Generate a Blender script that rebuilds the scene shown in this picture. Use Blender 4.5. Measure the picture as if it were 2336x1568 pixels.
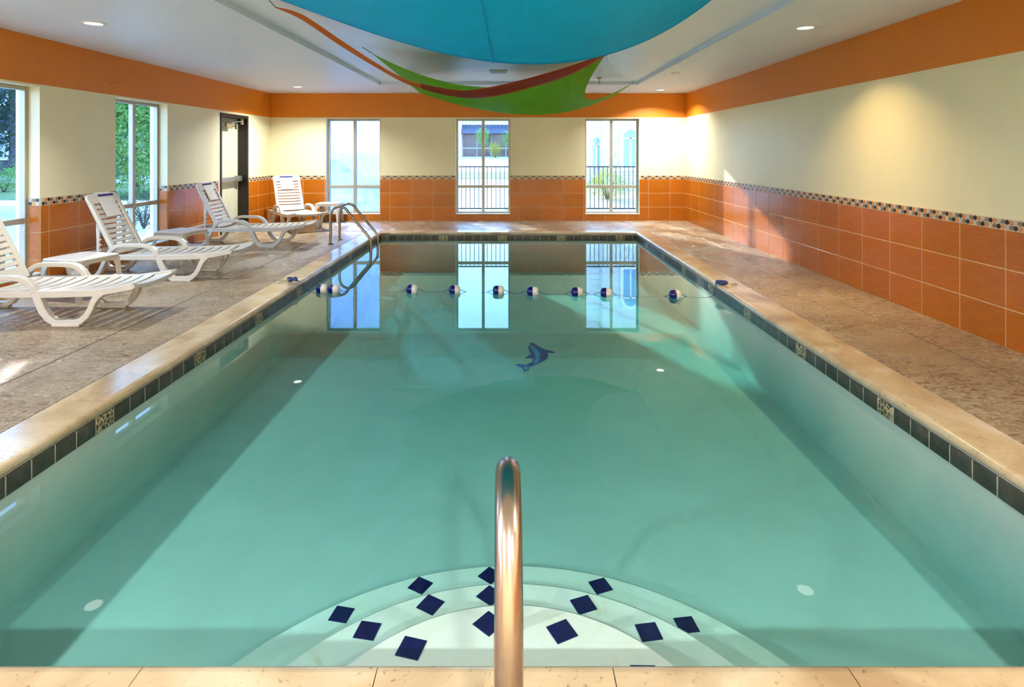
import bpy, bmesh, math, random
from mathutils import Vector, Matrix
R = math.radians
random.seed(7)
for o in list(bpy.data.objects): bpy.data.objects.remove(o)
scene = bpy.context.scene
COL = scene.collection

# ---------------------------------------------------------------- camera
F, VX, VY, W, H = 1370.0, 1166.0, 346.5, 2336.0, 1568.0
CAMZ = 1.46
cam_d = bpy.data.cameras.new('camera'); cam = bpy.data.objects.new('camera', cam_d); COL.objects.link(cam)
cam.location = (0, 0, CAMZ); cam.rotation_euler = (R(90), 0, 0)
cam_d.sensor_width = 36.0; cam_d.lens = F / W * 36.0
cam_d.shift_x = (W/2 - VX) / W; cam_d.shift_y = (VY - H/2) / W
cam_d.clip_start = 0.05; cam_d.clip_end = 400
scene.camera = cam

# ---------------------------------------------------------------- sky, sun, exposure
SUN_DIR = Vector((-0.42, 1.0, 0.384)).normalized()      # towards the sun, beyond the far wall
world = bpy.data.worlds.new('world'); scene.world = world; world.use_nodes = True
wn = world.node_tree; wn.nodes.clear()
tc = wn.nodes.new('ShaderNodeTexCoord'); sx = wn.nodes.new('ShaderNodeSeparateXYZ'); wn.links.new(tc.outputs['Generated'], sx.inputs[0])
sky = wn.nodes.new('ShaderNodeValToRGB')                 # clear sky: pale at the horizon, blue above
sky.color_ramp.elements[0].position = 0.0; sky.color_ramp.elements[0].color = (0.74, 0.87, 1.0, 1)
sky.color_ramp.elements[1].position = 0.45; sky.color_ramp.elements[1].color = (0.22, 0.45, 0.90, 1)
e_ = sky.color_ramp.elements.new(0.12); e_.color = (0.27, 0.54, 0.95, 1)
wn.links.new(sx.outputs['Z'], sky.inputs[0])
bg = wn.nodes.new('ShaderNodeBackground'); bg.inputs['Strength'].default_value = 4.3
wo = wn.nodes.new('ShaderNodeOutputWorld')
wn.links.new(sky.outputs[0], bg.inputs[0]); wn.links.new(bg.outputs[0], wo.inputs[0])
sun_d = bpy.data.lights.new('sun', 'SUN'); sun_d.energy = 4.5; sun_d.angle = R(1.2); sun_d.color = (1.0, 0.97, 0.93)
sun = bpy.data.objects.new('sun', sun_d); COL.objects.link(sun); sun.location = (-10, 30, 20)
sun.rotation_euler = SUN_DIR.to_track_quat('Z', 'Y').to_euler()
LAMP_W, LAMP_COL = 12.0, (0.88, 0.94, 1.0)
vs = scene.view_settings; vs.view_transform = 'Standard'; vs.look = 'None'; vs.gamma = 1.0; vs.use_curve_mapping = False
vs.exposure = 1.1
cy = scene.cycles
cy.use_denoising = True; cy.max_bounces = 8; cy.diffuse_bounces = 4; cy.glossy_bounces = 3
cy.use_adaptive_sampling = True; cy.adaptive_threshold = 0.09; cy.adaptive_min_samples = 16
cy.transparent_max_bounces = 12; cy.sample_clamp_indirect = 5.0; cy.use_light_tree = False; cy.caustics_reflective = False; cy.caustics_refractive = False

# ---------------------------------------------------------------- helpers
def P(px, py, Y):                       # a place in the room seen at that photo pixel, Y metres ahead
    return Vector(((px - VX) / F * Y, Y, CAMZ - (py - VY) / F * Y))
def PZ(px, py, z):                      # ... on the level z
    Y = (CAMZ - z) * F / (py - VY)
    return Vector(((px - VX) / F * Y, Y, z))

def new_obj(name, me, parent=None, loc=None, rz=None):
    o = bpy.data.objects.new(name, me); COL.objects.link(o)
    if parent is not None: o.parent = parent
    if loc is not None: o.location = loc
    if rz is not None: o.rotation_euler = (0, 0, rz)
    return o
def tag(o, label=None, cat=None, group=None, kind=None):
    if label: o['label'] = label
    if cat: o['category'] = cat
    if group: o['group'] = group
    if kind: o['kind'] = kind
    return o
def empty(name, loc=(0, 0, 0), rz=0.0):
    o = bpy.data.objects.new(name, None); COL.objects.link(o); o.location = loc; o.rotation_euler = (0, 0, rz)
    o.empty_display_size = 0.1
    return o
def copy_tree(o, parent=None):
    c = o.copy(); COL.objects.link(c)
    if parent is not None: c.parent = parent
    for ch in list(o.children): copy_tree(ch, c)
    return c

class MB:
    """collects vertices and faces of one mesh"""
    def __init__(s): s.v = []; s.f = []; s.m = []; s.smooth = []
    def add(s, vs_, fs, mi=0, smooth=False):
        b = len(s.v); s.v += [tuple(v) for v in vs_]
        for f in fs: s.f.append(tuple(b + i for i in f)); s.m.append(mi); s.smooth.append(smooth)
    def box(s, a, b, mi=0):
        x0, y0, z0 = a; x1, y1, z1 = b
        s.add([(x0,y0,z0),(x1,y0,z0),(x1,y1,z0),(x0,y1,z0),(x0,y0,z1),(x1,y0,z1),(x1,y1,z1),(x0,y1,z1)],
              [(0,3,2,1),(4,5,6,7),(0,1,5,4),(1,2,6,5),(2,3,7,6),(3,0,4,7)], mi)
    def prism(s, pts, axis, lo, hi, mi=0, smooth=False):
        """polygon pts (2D, counter-clockwise) pushed along an axis from lo to hi"""
        def put(p, t):
            return {'x': (t, p[0], p[1]), 'y': (p[0], t, p[1]), 'z': (p[0], p[1], t)}[axis]
        n = len(pts); v = [put(p, lo) for p in pts] + [put(p, hi) for p in pts]
        fs = [tuple(range(n))[::-1], tuple(range(n, 2*n))]
        s.add(v, fs, mi, False); b = len(s.v) - 2*n
        for i in range(n):
            j = (i+1) % n; s.f.append((b+i, b+j, b+n+j, b+n+i)); s.m.append(mi); s.smooth.append(smooth)
    def strip(s, pts, width, y0, y1, mi=0):
        """a flat bar that follows the (x,z) polyline with in-plane width(s), between y0 and y1"""
        n = len(pts); ws = width if isinstance(width, (list, tuple)) else [width]*n
        L = []; Rr = []
        for i in range(n):
            a = Vector(pts[max(i-1, 0)]); b = Vector(pts[min(i+1, n-1)]); d = (b-a).normalized(); nn = Vector((-d.y, d.x))
            p = Vector(pts[i]); L.append(p + nn*ws[i]/2); Rr.append(p - nn*ws[i]/2)
        v = []
        for i in range(n):
            v += [(L[i].x, y0, L[i].y), (L[i].x, y1, L[i].y), (Rr[i].x, y1, Rr[i].y), (Rr[i].x, y0, Rr[i].y)]
        fs = [(3, 2, 1, 0), tuple(4*(n-1)+k for k in range(4))]
        for i in range(n-1):
            for k in range(4):
                a, b = 4*i+k, 4*i+(k+1) % 4
                fs.append((a, b, b+4, a+4))
        s.add(v, fs, mi)
    def tube(s, pts, r, seg=10, mi=0, cap=True):
        pts = [Vector(p) for p in pts]; n = len(pts); rs = r if isinstance(r, (list, tuple)) else [r]*n
        v = []; ref = None
        for i in range(n):
            d = (pts[min(i+1, n-1)] - pts[max(i-1, 0)]).normalized()
            if ref is None: ref = d.orthogonal().normalized()
            ref = (ref - d*ref.dot(d)).normalized(); bi = d.cross(ref)
            for k in range(seg):
                a = 2*math.pi*k/seg; v.append(pts[i] + (ref*math.cos(a) + bi*math.sin(a))*rs[i])
        fs = []
        for i in range(n-1):
            for k in range(seg):
                a, b = i*seg+k, i*seg+(k+1) % seg; fs.append((a, b, b+seg, a+seg))
        s.add(v, fs, mi, True)
        if cap:
            s.add(v[:seg], [tuple(range(seg))[::-1]], mi); s.add(v[-seg:], [tuple(range(seg))], mi)
    def lathe(s, prof, seg=24, center=(0,0,0), mi=0, axis='z', smooth=True):
        v = []; c = Vector(center)
        for (r, h) in prof:
            for k in range(seg):
                a = 2*math.pi*k/seg; x, y = r*math.cos(a), r*math.sin(a)
                v.append(c + (Vector((x, y, h)) if axis == 'z' else Vector((h, x, y))))
        fs = []
        for i in range(len(prof)-1):
            for k in range(seg):
                a, b = i*seg+k, i*seg+(k+1) % seg; fs.append((a, b, b+seg, a+seg))
        s.add(v, fs, mi, smooth)
    def mesh(s, name, mats):
        me = bpy.data.meshes.new(name); me.from_pydata(s.v, [], s.f)
        for m in (mats if isinstance(mats, (list, tuple)) else [mats]): me.materials.append(m)
        me.polygons.foreach_set('material_index', s.m); me.polygons.foreach_set('use_smooth', s.smooth)
        bm = bmesh.new(); bm.from_mesh(me); bmesh.ops.recalc_face_normals(bm, faces=bm.faces); bm.to_mesh(me); bm.free()
        me.update(); return me
    def build(s, name, mats, parent=None, loc=None, rz=None, bevel=0, segs=2):
        o = new_obj(name, s.mesh(name, mats), parent, loc, rz)
        if bevel:
            b = o.modifiers.new('bevel', 'BEVEL'); b.width = bevel; b.segments = segs; b.limit_method = 'ANGLE'; b.angle_limit = R(35)
        return o

def smooth_path(pts, n=6):
    """Catmull-Rom through the points"""
    pts = [Vector(p) for p in pts]; out = []
    for i in range(len(pts)-1):
        p0, p1, p2, p3 = pts[max(i-1,0)], pts[i], pts[i+1], pts[min(i+2, len(pts)-1)]
        for k in range(n):
            t = k/n
            out.append(0.5*((2*p1) + (p2-p0)*t + (2*p0-5*p1+4*p2-p3)*t*t + (3*p1-p0-3*p2+p3)*t**3))
    out.append(pts[-1]); return out

# ---------------------------------------------------------------- materials
def srgb(r, g, b):
    f = lambda c: (c/255/12.92) if c/255 <= 0.04045 else ((c/255+0.055)/1.055)**2.4
    return (f(r), f(g), f(b), 1.0)
class NT:
    def __init__(s, name):
        s.m = bpy.data.materials.new(name); s.m.use_nodes = True; s.t = s.m.node_tree; s.t.nodes.clear()
        s.out = s.n('ShaderNodeOutputMaterial')
    def n(s, typ, **kw):
        nd = s.t.nodes.new(typ)
        for k, v in kw.items(): setattr(nd, k, v)
        return nd
    def l(s, a, b): s.t.links.new(a, b)
    def coord(s, scale=(1,1,1), kind='Object'):
        c = s.n('ShaderNodeTexCoord'); mp = s.n('ShaderNodeMapping'); mp.inputs['Scale'].default_value = scale
        s.l(c.outputs[kind], mp.inputs[0]); return mp.outputs[0]
    def pos(s, scale=(1,1,1)):
        c = s.n('ShaderNodeNewGeometry'); mp = s.n('ShaderNodeMapping'); mp.inputs['Scale'].default_value = scale
        s.l(c.outputs['Position'], mp.inputs[0]); return mp.outputs[0]
    def noise(s, vec, scale, detail=3, rough=0.55, dist=0.0):
        nz = s.n('ShaderNodeTexNoise'); nz.inputs['Scale'].default_value = scale; nz.inputs['Detail'].default_value = detail
        nz.inputs['Roughness'].default_value = rough; nz.inputs['Distortion'].default_value = dist
        if vec is not None: s.l(vec, nz.inputs['Vector'])
        return nz.outputs['Fac']
    def ramp(s, fac, stops):
        r = s.n('ShaderNodeValToRGB'); e = r.color_ramp.elements
        while len(e) < len(stops): e.new(0.5)
        for el, (p, c) in zip(e, stops): el.position = p; el.color = c if isinstance(c, tuple) else (c, c, c, 1)
        s.l(fac, r.inputs[0]); return r.outputs[0]
    def mix(s, fac, a, b, typ='MIX'):
        mx = s.n('ShaderNodeMix', data_type='RGBA', blend_type=typ)
        for sock, v in ((0, fac), (6, a), (7, b)):
            if hasattr(v, 'links') or isinstance(v, bpy.types.NodeSocket): s.l(v, mx.inputs[sock])
            else: mx.inputs[sock].default_value = v
        return mx.outputs[2]
    def math(s, op, a, b=None):
        m = s.n('ShaderNodeMath', operation=op)
        for i, v in enumerate((a, b)):
            if v is None: continue
            if isinstance(v, bpy.types.NodeSocket): s.l(v, m.inputs[i])
            else: m.inputs[i].default_value = v
        return m.outputs[0]
    def bump(s, h, strength=0.2, dist=0.01):
        b = s.n('ShaderNodeBump'); b.inputs['Strength'].default_value = strength; b.inputs['Distance'].default_value = dist
        s.l(h, b.inputs['Height']); return b.outputs[0]
    def bsdf(s, color, rough=0.5, metal=0.0, spec=0.5, normal=None, **kw):
        p = s.n('ShaderNodeBsdfPrincipled')
        for k, v in (('Base Color', color), ('Roughness', rough), ('Metallic', metal), ('Specular IOR Level', spec)):
            if isinstance(v, bpy.types.NodeSocket): s.l(v, p.inputs[k])
            else: p.inputs[k].default_value = v
        for k, v in kw.items(): p.inputs[k.replace('_', ' ')].default_value = v
        if normal is not None: s.l(normal, p.inputs['Normal'])
        s.l(p.outputs[0], s.out.inputs[0]); return p

def simple(name, col, rough=0.5, metal=0.0, var=0.06, vscale=6.0, spec=0.5, bump=0.0, **kw):
    t = NT(name); v = t.pos()
    nz = t.noise(v, vscale, 4)
    c = t.ramp(nz, [(0.3, tuple(x*(1-var) for x in col[:3])+(1,)), (0.7, tuple(min(1, x*(1+var)) for x in col[:3])+(1,))])
    nr = t.bump(t.noise(v, vscale*14, 3), bump, 0.004) if bump else None
    t.bsdf(c, rough, metal, spec, nr, **kw); return t.m
def rand_var(t, col, amt):
    oi = t.n('ShaderNodeObjectInfo'); hs = t.n('ShaderNodeHueSaturation')
    t.l(t.math('MULTIPLY_ADD', oi.outputs['Random'], amt), hs.inputs['Value'])
    hs.inputs['Value'].links[0].from_node.inputs[2].default_value = 1 - amt/2
    t.l(col, hs.inputs['Color']); return hs.outputs[0]

M = {}
def paint(name, col, stain):
    t = NT(name)
    big = t.noise(t.pos((0.7, 0.7, 0.25)), 1.3, 4, 0.6)
    c = t.mix(t.ramp(big, [(0.45, 0.0), (0.75, stain)]), col, tuple(x*0.72 for x in col[:3])+(1,))
    fine = t.noise(t.pos((30, 30, 6)), 2.0, 3)
    c2 = t.mix(t.ramp(fine, [(0.35, 0.10), (0.65, 0.0)]), c, tuple(x*0.9 for x in col[:3])+(1,))
    t.bsdf(c2, 0.42, 0, 0.4, t.bump(t.noise(t.pos(), 220, 2), 0.06, 0.002)); return t.m
M['cream'] = paint('cream_paint', srgb(238, 227, 184), 0.35)
M['orange'] = paint('orange_paint', srgb(218, 124, 22), 0.22)
M['ceiling'] = paint('ceiling_paint', srgb(226, 234, 246), 0.12)
def tile_mat():
    t = NT('terracotta_tile')
    g = t.noise(t.coord((1.2, 1.2, 16)), 5.0, 4, 0.6)
    c = t.ramp(g, [(0.3, srgb(170, 90, 8)), (0.7, srgb(192, 106, 16))])
    t.bsdf(rand_var(t, c, 0.14), 0.22, 0, 0.5, t.bump(t.noise(t.coord((1, 1, 10)), 26, 3), 0.05, 0.002)); return t.m
M['tile'] = tile_mat()
M['grout'] = simple('tile_grout', srgb(212, 166, 116), 0.8, var=0.1, vscale=12)
for nm, c in (('dot_dark', (52, 38, 30)), ('dot_taupe', (138, 118, 88)), ('dot_grey', (190, 184, 170)), ('dot_orange', (214, 132, 62))):
    M[nm] = simple(nm, srgb(*c), 0.25, var=0.12, vscale=25)
M['mosaic_back'] = simple('mosaic_backing', srgb(206, 190, 158), 0.6, vscale=30)
def deck_mat():
    t = NT('stamped_concrete')
    v = t.pos((1, 1, 1))
    wr = t.noise(t.pos((5.5, 15.0, 6.0)), 2.0, 7, 0.74, 1.4)      # crumpled stamp pattern
    big = t.noise(v, 0.8, 4, 0.6)
    base = t.ramp(big, [(0.3, srgb(166, 138, 104)), (0.7, srgb(204, 184, 150))])
    dk = t.ramp(wr, [(0.34, 1.0), (0.44, 0.75), (0.505, 0.0)])
    zone = t.ramp(t.noise(v, 1.5, 4, 0.6), [(0.36, 0.30), (0.62, 1.0)])
    c = t.mix(t.math('MULTIPLY', dk, zone), base, srgb(96, 70, 44))
    fn = t.noise(v, 40, 5, 0.75)
    c = t.mix(t.ramp(fn, [(0.40, 0.55), (0.54, 0.0)]), c, srgb(116, 90, 64))
    wet = t.noise(t.pos((1.2, 0.8, 1)), 1.5, 4, 0.6)
    rg = t.math('ADD', t.math('MULTIPLY', t.ramp(wet, [(0.42, 0.0), (0.60, 1.0)]), 0.26), t.math('MULTIPLY', fn, 0.22))
    h = t.math('ADD', t.math('MULTIPLY', wr, 1.0), t.math('MULTIPLY', fn, 0.2))
    t.bsdf(c, rg, 0, 0.5, t.bump(h, 0.75, 0.008)); return t.m
M['deck'] = deck_mat()
M['joint'] = simple('deck_joint', srgb(62, 46, 32), 0.9, var=0.2, vscale=20)
def coping_mat():
    t = NT('coping_stone')
    v = t.coord((1, 1, 1), 'Object'); w = t.pos((1.0, 1.0, 1.0))
    a = t.noise(w, 2.2, 4, 0.5, 0.6)
    c = t.ramp(a, [(0.28, srgb(168, 134, 96)), (0.5, srgb(204, 176, 136)), (0.74, srgb(222, 202, 170))])
    pits = t.noise(w, 42, 4, 0.7)
    c = t.mix(t.ramp(pits, [(0.30, 0.7), (0.40, 0.0)]), c, srgb(120, 92, 64))
    c = rand_var(t, c, 0.10)
    t.bsdf(c, t.math('MULTIPLY_ADD', a, 0.16), 0, 0.6, t.bump(pits, 0.08, 0.002))
    t.out.inputs[0].links[0].from_node.inputs['Roughness'].links[0].from_node.inputs[2].default_value = 0.12
    return t.m
M['coping'] = coping_mat()
def slate_mat():
    t = NT('slate_tile'); a = t.noise(t.pos(), 11, 5, 0.65, 0.6)
    c = t.ramp(a, [(0.25, srgb(44, 39, 32)), (0.55, srgb(78, 69, 56)), (0.8, srgb(108, 95, 76))])
    t.bsdf(rand_var(t, c, 0.35), 0.35, 0, 0.5, t.bump(a, 0.2, 0.003)); return t.m
M['slate'] = slate_mat()
def deco_mat():
    t = NT('pebble_deco_tile'); vo = t.n('ShaderNodeTexVoronoi', feature='DISTANCE_TO_EDGE'); vo.inputs['Scale'].default_value = 32
    t.l(t.pos(), vo.inputs['Vector'])
    v2 = t.n('ShaderNodeTexVoronoi'); v2.inputs['Scale'].default_value = 32; t.l(t.pos(), v2.inputs['Vector'])
    st = t.ramp(v2.outputs['Color'], [(0.2, srgb(40, 34, 26)), (0.6, srgb(96, 76, 50)), (0.9, srgb(150, 122, 84))])
    c = t.mix(t.ramp(vo.outputs['Distance'], [(0.06, 0.0), (0.12, 1.0)]), srgb(206, 182, 138), st)
    t.bsdf(c, 0.4); return t.m
M['deco'] = deco_mat()
M['pool_grout'] = simple('pool_grout', srgb(196, 184, 158), 0.8, vscale=20)
M['plaster'] = simple('pool_plaster', srgb(222, 219, 206), 0.7, var=0.05, vscale=2.2)
def step_mat():
    t = NT('step_plaster'); a = t.noise(t.pos(), 5.5, 5, 0.65, 0.8)
    c = t.ramp(a, [(0.3, srgb(246, 240, 226)), (0.62, srgb(240, 232, 212)), (0.75, srgb(222, 208, 166))])
    t.bsdf(c, 0.6); return t.m
M['step'] = step_mat()
M['navy_tile'] = simple('navy_tile', srgb(16, 18, 74), 0.18, var=0.1, vscale=20)
def steel_mat(name, col, rough):
    t = NT(name); nz = t.noise(t.pos((3, 3, 40)), 8, 3)
    t.bsdf(col, t.math('MULTIPLY_ADD', nz, 0.10), 1.0)
    t.out.inputs[0].links[0].from_node.inputs['Roughness'].links[0].from_node.inputs[2].default_value = rough
    return t.m
M['steel'] = steel_mat('stainless_steel', srgb(172, 154, 140), 0.2)
M['alu'] = simple('aluminium_frame', srgb(176, 166, 146), 0.38, 0.35, vscale=3)
M['white_sill'] = simple('sill_strip', srgb(226, 220, 206), 0.4)
M['plastic'] = simple('white_resin', srgb(206, 197, 182), 0.26, var=0.025, vscale=4)
M['towel'] = simple('towel_terry', srgb(236, 230, 220), 0.95, var=0.05, vscale=60, bump=0.6)
M['towel_stripe'] = simple('towel_stripe', srgb(44, 46, 118), 0.9, vscale=60)
M['door_black'] = simple('door_frame_bronze', srgb(38, 30, 26), 0.3, 0.3)
M['door_cream'] = simple('door_panel_paint', srgb(212, 206, 172), 0.42)
M['grey_metal'] = simple('grey_metal', srgb(150, 150, 148), 0.3, 0.8)
M['brass'] = simple('closer_brass', srgb(178, 160, 116), 0.35, 0.6)
M['buoy_blue'] = simple('buoy_blue', srgb(12, 14, 104), 0.25)
M['buoy_white'] = simple('buoy_white', srgb(238, 226, 212), 0.35)
def rope_mat():
    t = NT('blue_rope'); wv = t.n('ShaderNodeTexWave'); wv.inputs['Scale'].default_value = 40; t.l(t.pos((1, 1, 2)), wv.inputs['Vector'])
    t.bsdf(t.ramp(wv.outputs['Fac'], [(0.3, srgb(20, 28, 84)), (0.7, srgb(90, 104, 160))]), 0.8); return t.m
M['rope'] = rope_mat()
def fabric(name, col, tr):
    t = NT(name); v = t.coord((1, 1, 1), 'Object')
    nz = t.noise(v, 4.0, 4); c = t.ramp(nz, [(0.3, tuple(x*0.92 for x in col[:3])+(1,)), (0.7, col)])
    d = t.n('ShaderNodeBsdfDiffuse'); s = t.n('ShaderNodeBsdfTranslucent'); g = t.n('ShaderNodeBsdfGlossy'); g.inputs['Roughness'].default_value = 0.42
    g.inputs['Color'].default_value = (1, 1, 1, 1)
    t.l(c, d.inputs[0]); t.l(c, s.inputs[0])
    m1 = t.n('ShaderNodeMixShader'); m1.inputs[0].default_value = tr; t.l(d.outputs[0], m1.inputs[1]); t.l(s.outputs[0], m1.inputs[2])
    m2 = t.n('ShaderNodeMixShader'); m2.inputs[0].default_value = 0.035; t.l(m1.outputs[0], m2.inputs[1]); t.l(g.outputs[0], m2.inputs[2])
    t.l(m2.outputs[0], t.out.inputs[0]); return t.m
M['teal'] = fabric('teal_fabric', srgb(14, 194, 248), 0.28)
M['sail_orange'] = fabric('orange_fabric', srgb(208, 104, 22), 0.12)
M['sail_orange_shade'] = fabric('orange_fabric_shade', srgb(150, 48, 14), 0.05)  # darker red copy of the orange cloth, standing in for shade
M['sail_green'] = fabric('green_fabric', srgb(128, 196, 34), 0.3)
def emit(name, col, strength):
    t = NT(name); e = t.n('ShaderNodeEmission'); e.inputs[0].default_value = col; e.inputs[1].default_value = strength
    t.l(e.outputs[0], t.out.inputs[0]); return t.m
M['lens'] = emit('lamp_lens', (1, 0.96, 0.92, 1), 3.5)
M['trim_white'] = simple('white_trim', srgb(224, 222, 216), 0.4)

def schlick(t, f0):
    g = t.n('ShaderNodeNewGeometry'); dp = t.n('ShaderNodeVectorMath', operation='DOT_PRODUCT')
    t.l(g.outputs['Incoming'], dp.inputs[0]); t.l(g.outputs['Normal'], dp.inputs[1])
    c = t.math('ABSOLUTE', dp.outputs['Value']); k = t.math('POWER', t.math('SUBTRACT', 1.0, c), 5.0)
    m = t.math('MULTIPLY_ADD', k, 1 - f0); m.node.inputs[2].default_value = f0
    return m
def pane_mat(name, tint, f0=0.05):
    t = NT(name); tr = t.n('ShaderNodeBsdfTransparent'); tr.inputs[0].default_value = tint
    gl = t.n('ShaderNodeBsdfGlossy'); gl.inputs['Roughness'].default_value = 0.02
    mx = t.n('ShaderNodeMixShader'); t.l(schlick(t, f0), mx.inputs[0]); t.l(tr.outputs[0], mx.inputs[1]); t.l(gl.outputs[0], mx.inputs[2])
    t.l(mx.outputs[0], t.out.inputs[0]); return t.m
M['glass'] = pane_mat('window_glass', (0.90, 0.96, 0.98, 1))
def fog_mat():
    t = NT('fogged_glass'); tr = t.n('ShaderNodeBsdfTransparent'); tr.inputs[0].default_value = (0.34, 0.52, 0.78, 1)
    tl = t.n('ShaderNodeBsdfTranslucent'); tl.inputs[0].default_value = (0.22, 0.34, 0.54, 1)
    streak = t.noise(t.pos((26, 1, 0.9)), 3.0, 4, 0.6); blob = t.noise(t.pos((3, 1, 2)), 1.7, 3)
    f = t.math('ADD', t.math('MULTIPLY', streak, 0.75), t.math('MULTIPLY', blob, 0.55))
    fac = t.ramp(f, [(0.50, 0.42), (0.82, 0.90)])
    mx = t.n('ShaderNodeMixShader'); t.l(fac, mx.inputs[0]); t.l(tr.outputs[0], mx.inputs[1]); t.l(tl.outputs[0], mx.inputs[2])
    gl = t.n('ShaderNodeBsdfGlossy'); gl.inputs['Roughness'].default_value = 0.05
    m2 = t.n('ShaderNodeMixShader'); t.l(schlick(t, 0.04), m2.inputs[0]); t.l(mx.outputs[0], m2.inputs[1]); t.l(gl.outputs[0], m2.inputs[2])
    t.l(m2.outputs[0], t.out.inputs[0]); return t.m
M['fog'] = fog_mat()
def water_mat():
    t = NT('pool_water'); tr = t.n('ShaderNodeBsdfTransparent'); gl = t.n('ShaderNodeBsdfGlossy'); gl.inputs['Roughness'].default_value = 0.012
    mx = t.n('ShaderNodeMixShader'); t.l(schlick(t, 0.02), mx.inputs[0]); t.l(tr.outputs[0], mx.inputs[1]); t.l(gl.outputs[0], mx.inputs[2])
    t.l(mx.outputs[0], t.out.inputs[0])
    va = t.n('ShaderNodeVolumeAbsorption'); va.inputs['Color'].default_value = (0.22, 0.74, 0.72, 1); va.inputs['Density'].default_value = 0.86
    t.l(va.outputs[0], t.out.inputs['Volume']); return t.m
M['water'] = water_mat()

# ---------------------------------------------------------------- room dimensions
XL, XR, YF, YB, ZC = -5.11, 3.70, 12.74, -3.6, 2.70
PXL, PXR, PY0, PY1 = -2.37, 2.28, 1.70, 10.88           # inner faces of the pool wall
ZW, ZFLOOR = -0.105, -0.705                               # water level, pool floor
COPW = 0.275
ZBAND, ZTILE, ZMOS = 2.19, 0.875, 0.958
WZ0, WZ1, WZT = 0.14, 2.165, 0.716                        # window bottom, head, transom
TH = 0.26
FARWIN = [(-3.925, -2.775), (-1.175, -0.02), (1.57, 2.72)]
LEFTWIN = [(-1.92, -0.75), (0.50, 1.67), (2.92, 4.09), (5.34, 6.51), (7.76, 8.93)]
DOOR = (10.54, 11.66, 2.15)

def wall_mesh(name, t0, t1, openings, place):
    """wall with openings (a, b, z0, z1); place(t, depth, z) -> point; depth 0 is the room face"""
    mb = MB(); cuts = sorted({t0, t1} | {o[0] for o in openings} | {o[1] for o in openings})
    zs = sorted({-0.02, ZBAND, ZC+0.02} | {o[2] for o in openings} | {o[3] for o in openings})
    for a, b in zip(cuts, cuts[1:]):
        for z0, z1 in zip(zs, zs[1:]):
            if any(o[0] <= a and b <= o[1] and o[2] <= z0 and z1 <= o[3] for o in openings): continue
            p = [place(a, 0, z0), place(b, TH, z1)]
            lo = [min(p[0][i], p[1][i]) for i in range(3)]; hi = [max(p[0][i], p[1][i]) for i in range(3)]
            mb.box(lo, hi, 1 if z0 >= ZBAND-1e-6 else 0)
    o = mb.build(name, [M['cream'], M['orange']]); tag(o, kind='structure'); return o
far_open = [(a, b, WZ0, WZ1) for a, b in FARWIN]
left_open = [(a, b, WZ0, WZ1) for a, b in LEFTWIN] + [(DOOR[0], DOOR[1], -0.02, DOOR[2])]
wall_far = wall_mesh('wall_far', XL-TH, XR+TH, far_open, lambda t, d, z: (t, YF+d, z))
wall_left = wall_mesh('wall_left', YB, YF, left_open, lambda t, d, z: (XL-d, t, z))
wall_right = wall_mesh('wall_right', YB, YF, [], lambda t, d, z: (XR+d, t, z))
wall_back = wall_mesh('wall_back', XL-TH, XR+TH, [], lambda t, d, z: (t, YB-d, z))
tag(wall_far, 'far wall with cream paint, orange band and three tall windows')
tag(wall_left, 'left wall with windows and a door, orange tile below')
tag(wall_right, 'right wall without openings, cream paint above orange tile')
tag(wall_back, 'cream wall behind the viewer')

# ceiling: slab with a shallow recessed tray over the pool
TX0, TX1, TY0, TY1, TZ = -2.43, 2.33, 0.4, 11.1, 2.76
mb = MB()
for a, b in (((XL-TH, YB-TH, ZC), (TX0, YF+TH, ZC+0.3)), ((TX1, YB-TH, ZC), (XR+TH, YF+TH, ZC+0.3)),
             ((TX0, YB-TH, ZC), (TX1, TY0, ZC+0.3)), ((TX0, TY1, ZC), (TX1, YF+TH, ZC+0.3)), ((TX0, TY0, TZ), (TX1, TY1, ZC+0.3))):
    mb.box(a, b)
ceiling = tag(mb.build('ceiling', M['ceiling']), 'off white ceiling with a shallow recessed tray over the pool', kind='structure')

# ---------------------------------------------------------------- wall tiles and mosaic strip
_tile_cache = {}
def tile_mesh(w, h, th, mat, ch=0.003):
    k = (round(w, 3), round(h, 3), th, mat.name)
    if k not in _tile_cache:
        mb = MB(); c = min(ch, w/4)
        mb.add([(0,0,0),(w,0,0),(w,0,h),(0,0,h),(0,th-c,0),(w,th-c,0),(w,th-c,h),(0,th-c,h),(c,th,c),(w-c,th,c),(w-c,th,h-c),(c,th,h-c)],
               [(0,1,5,4),(1,2,6,5),(2,3,7,6),(3,0,4,7),(4,5,9,8),(5,6,10,9),(6,7,11,10),(7,4,8,11),(8,9,10,11)])
        _tile_cache[k] = mb.mesh('wall_tile', mat)
    return _tile_cache[k]
TW, G = 0.4572, 0.005
ROWS = [(0.0, 0.287), (0.2935, 0.5805), (0.587, 0.874)]
def subtract(a, b, holes):
    segs = [(a, b)]
    for h0, h1 in holes:
        nxt = []
        for s0, s1 in segs:
            if h1 <= s0 or h0 >= s1: nxt.append((s0, s1)); continue
            if h0 > s0: nxt.append((s0, h0))
            if h1 < s1: nxt.append((h1, s1))
        segs = nxt
    return [s for s in segs if s[1]-s[0] > 0.012]
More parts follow.
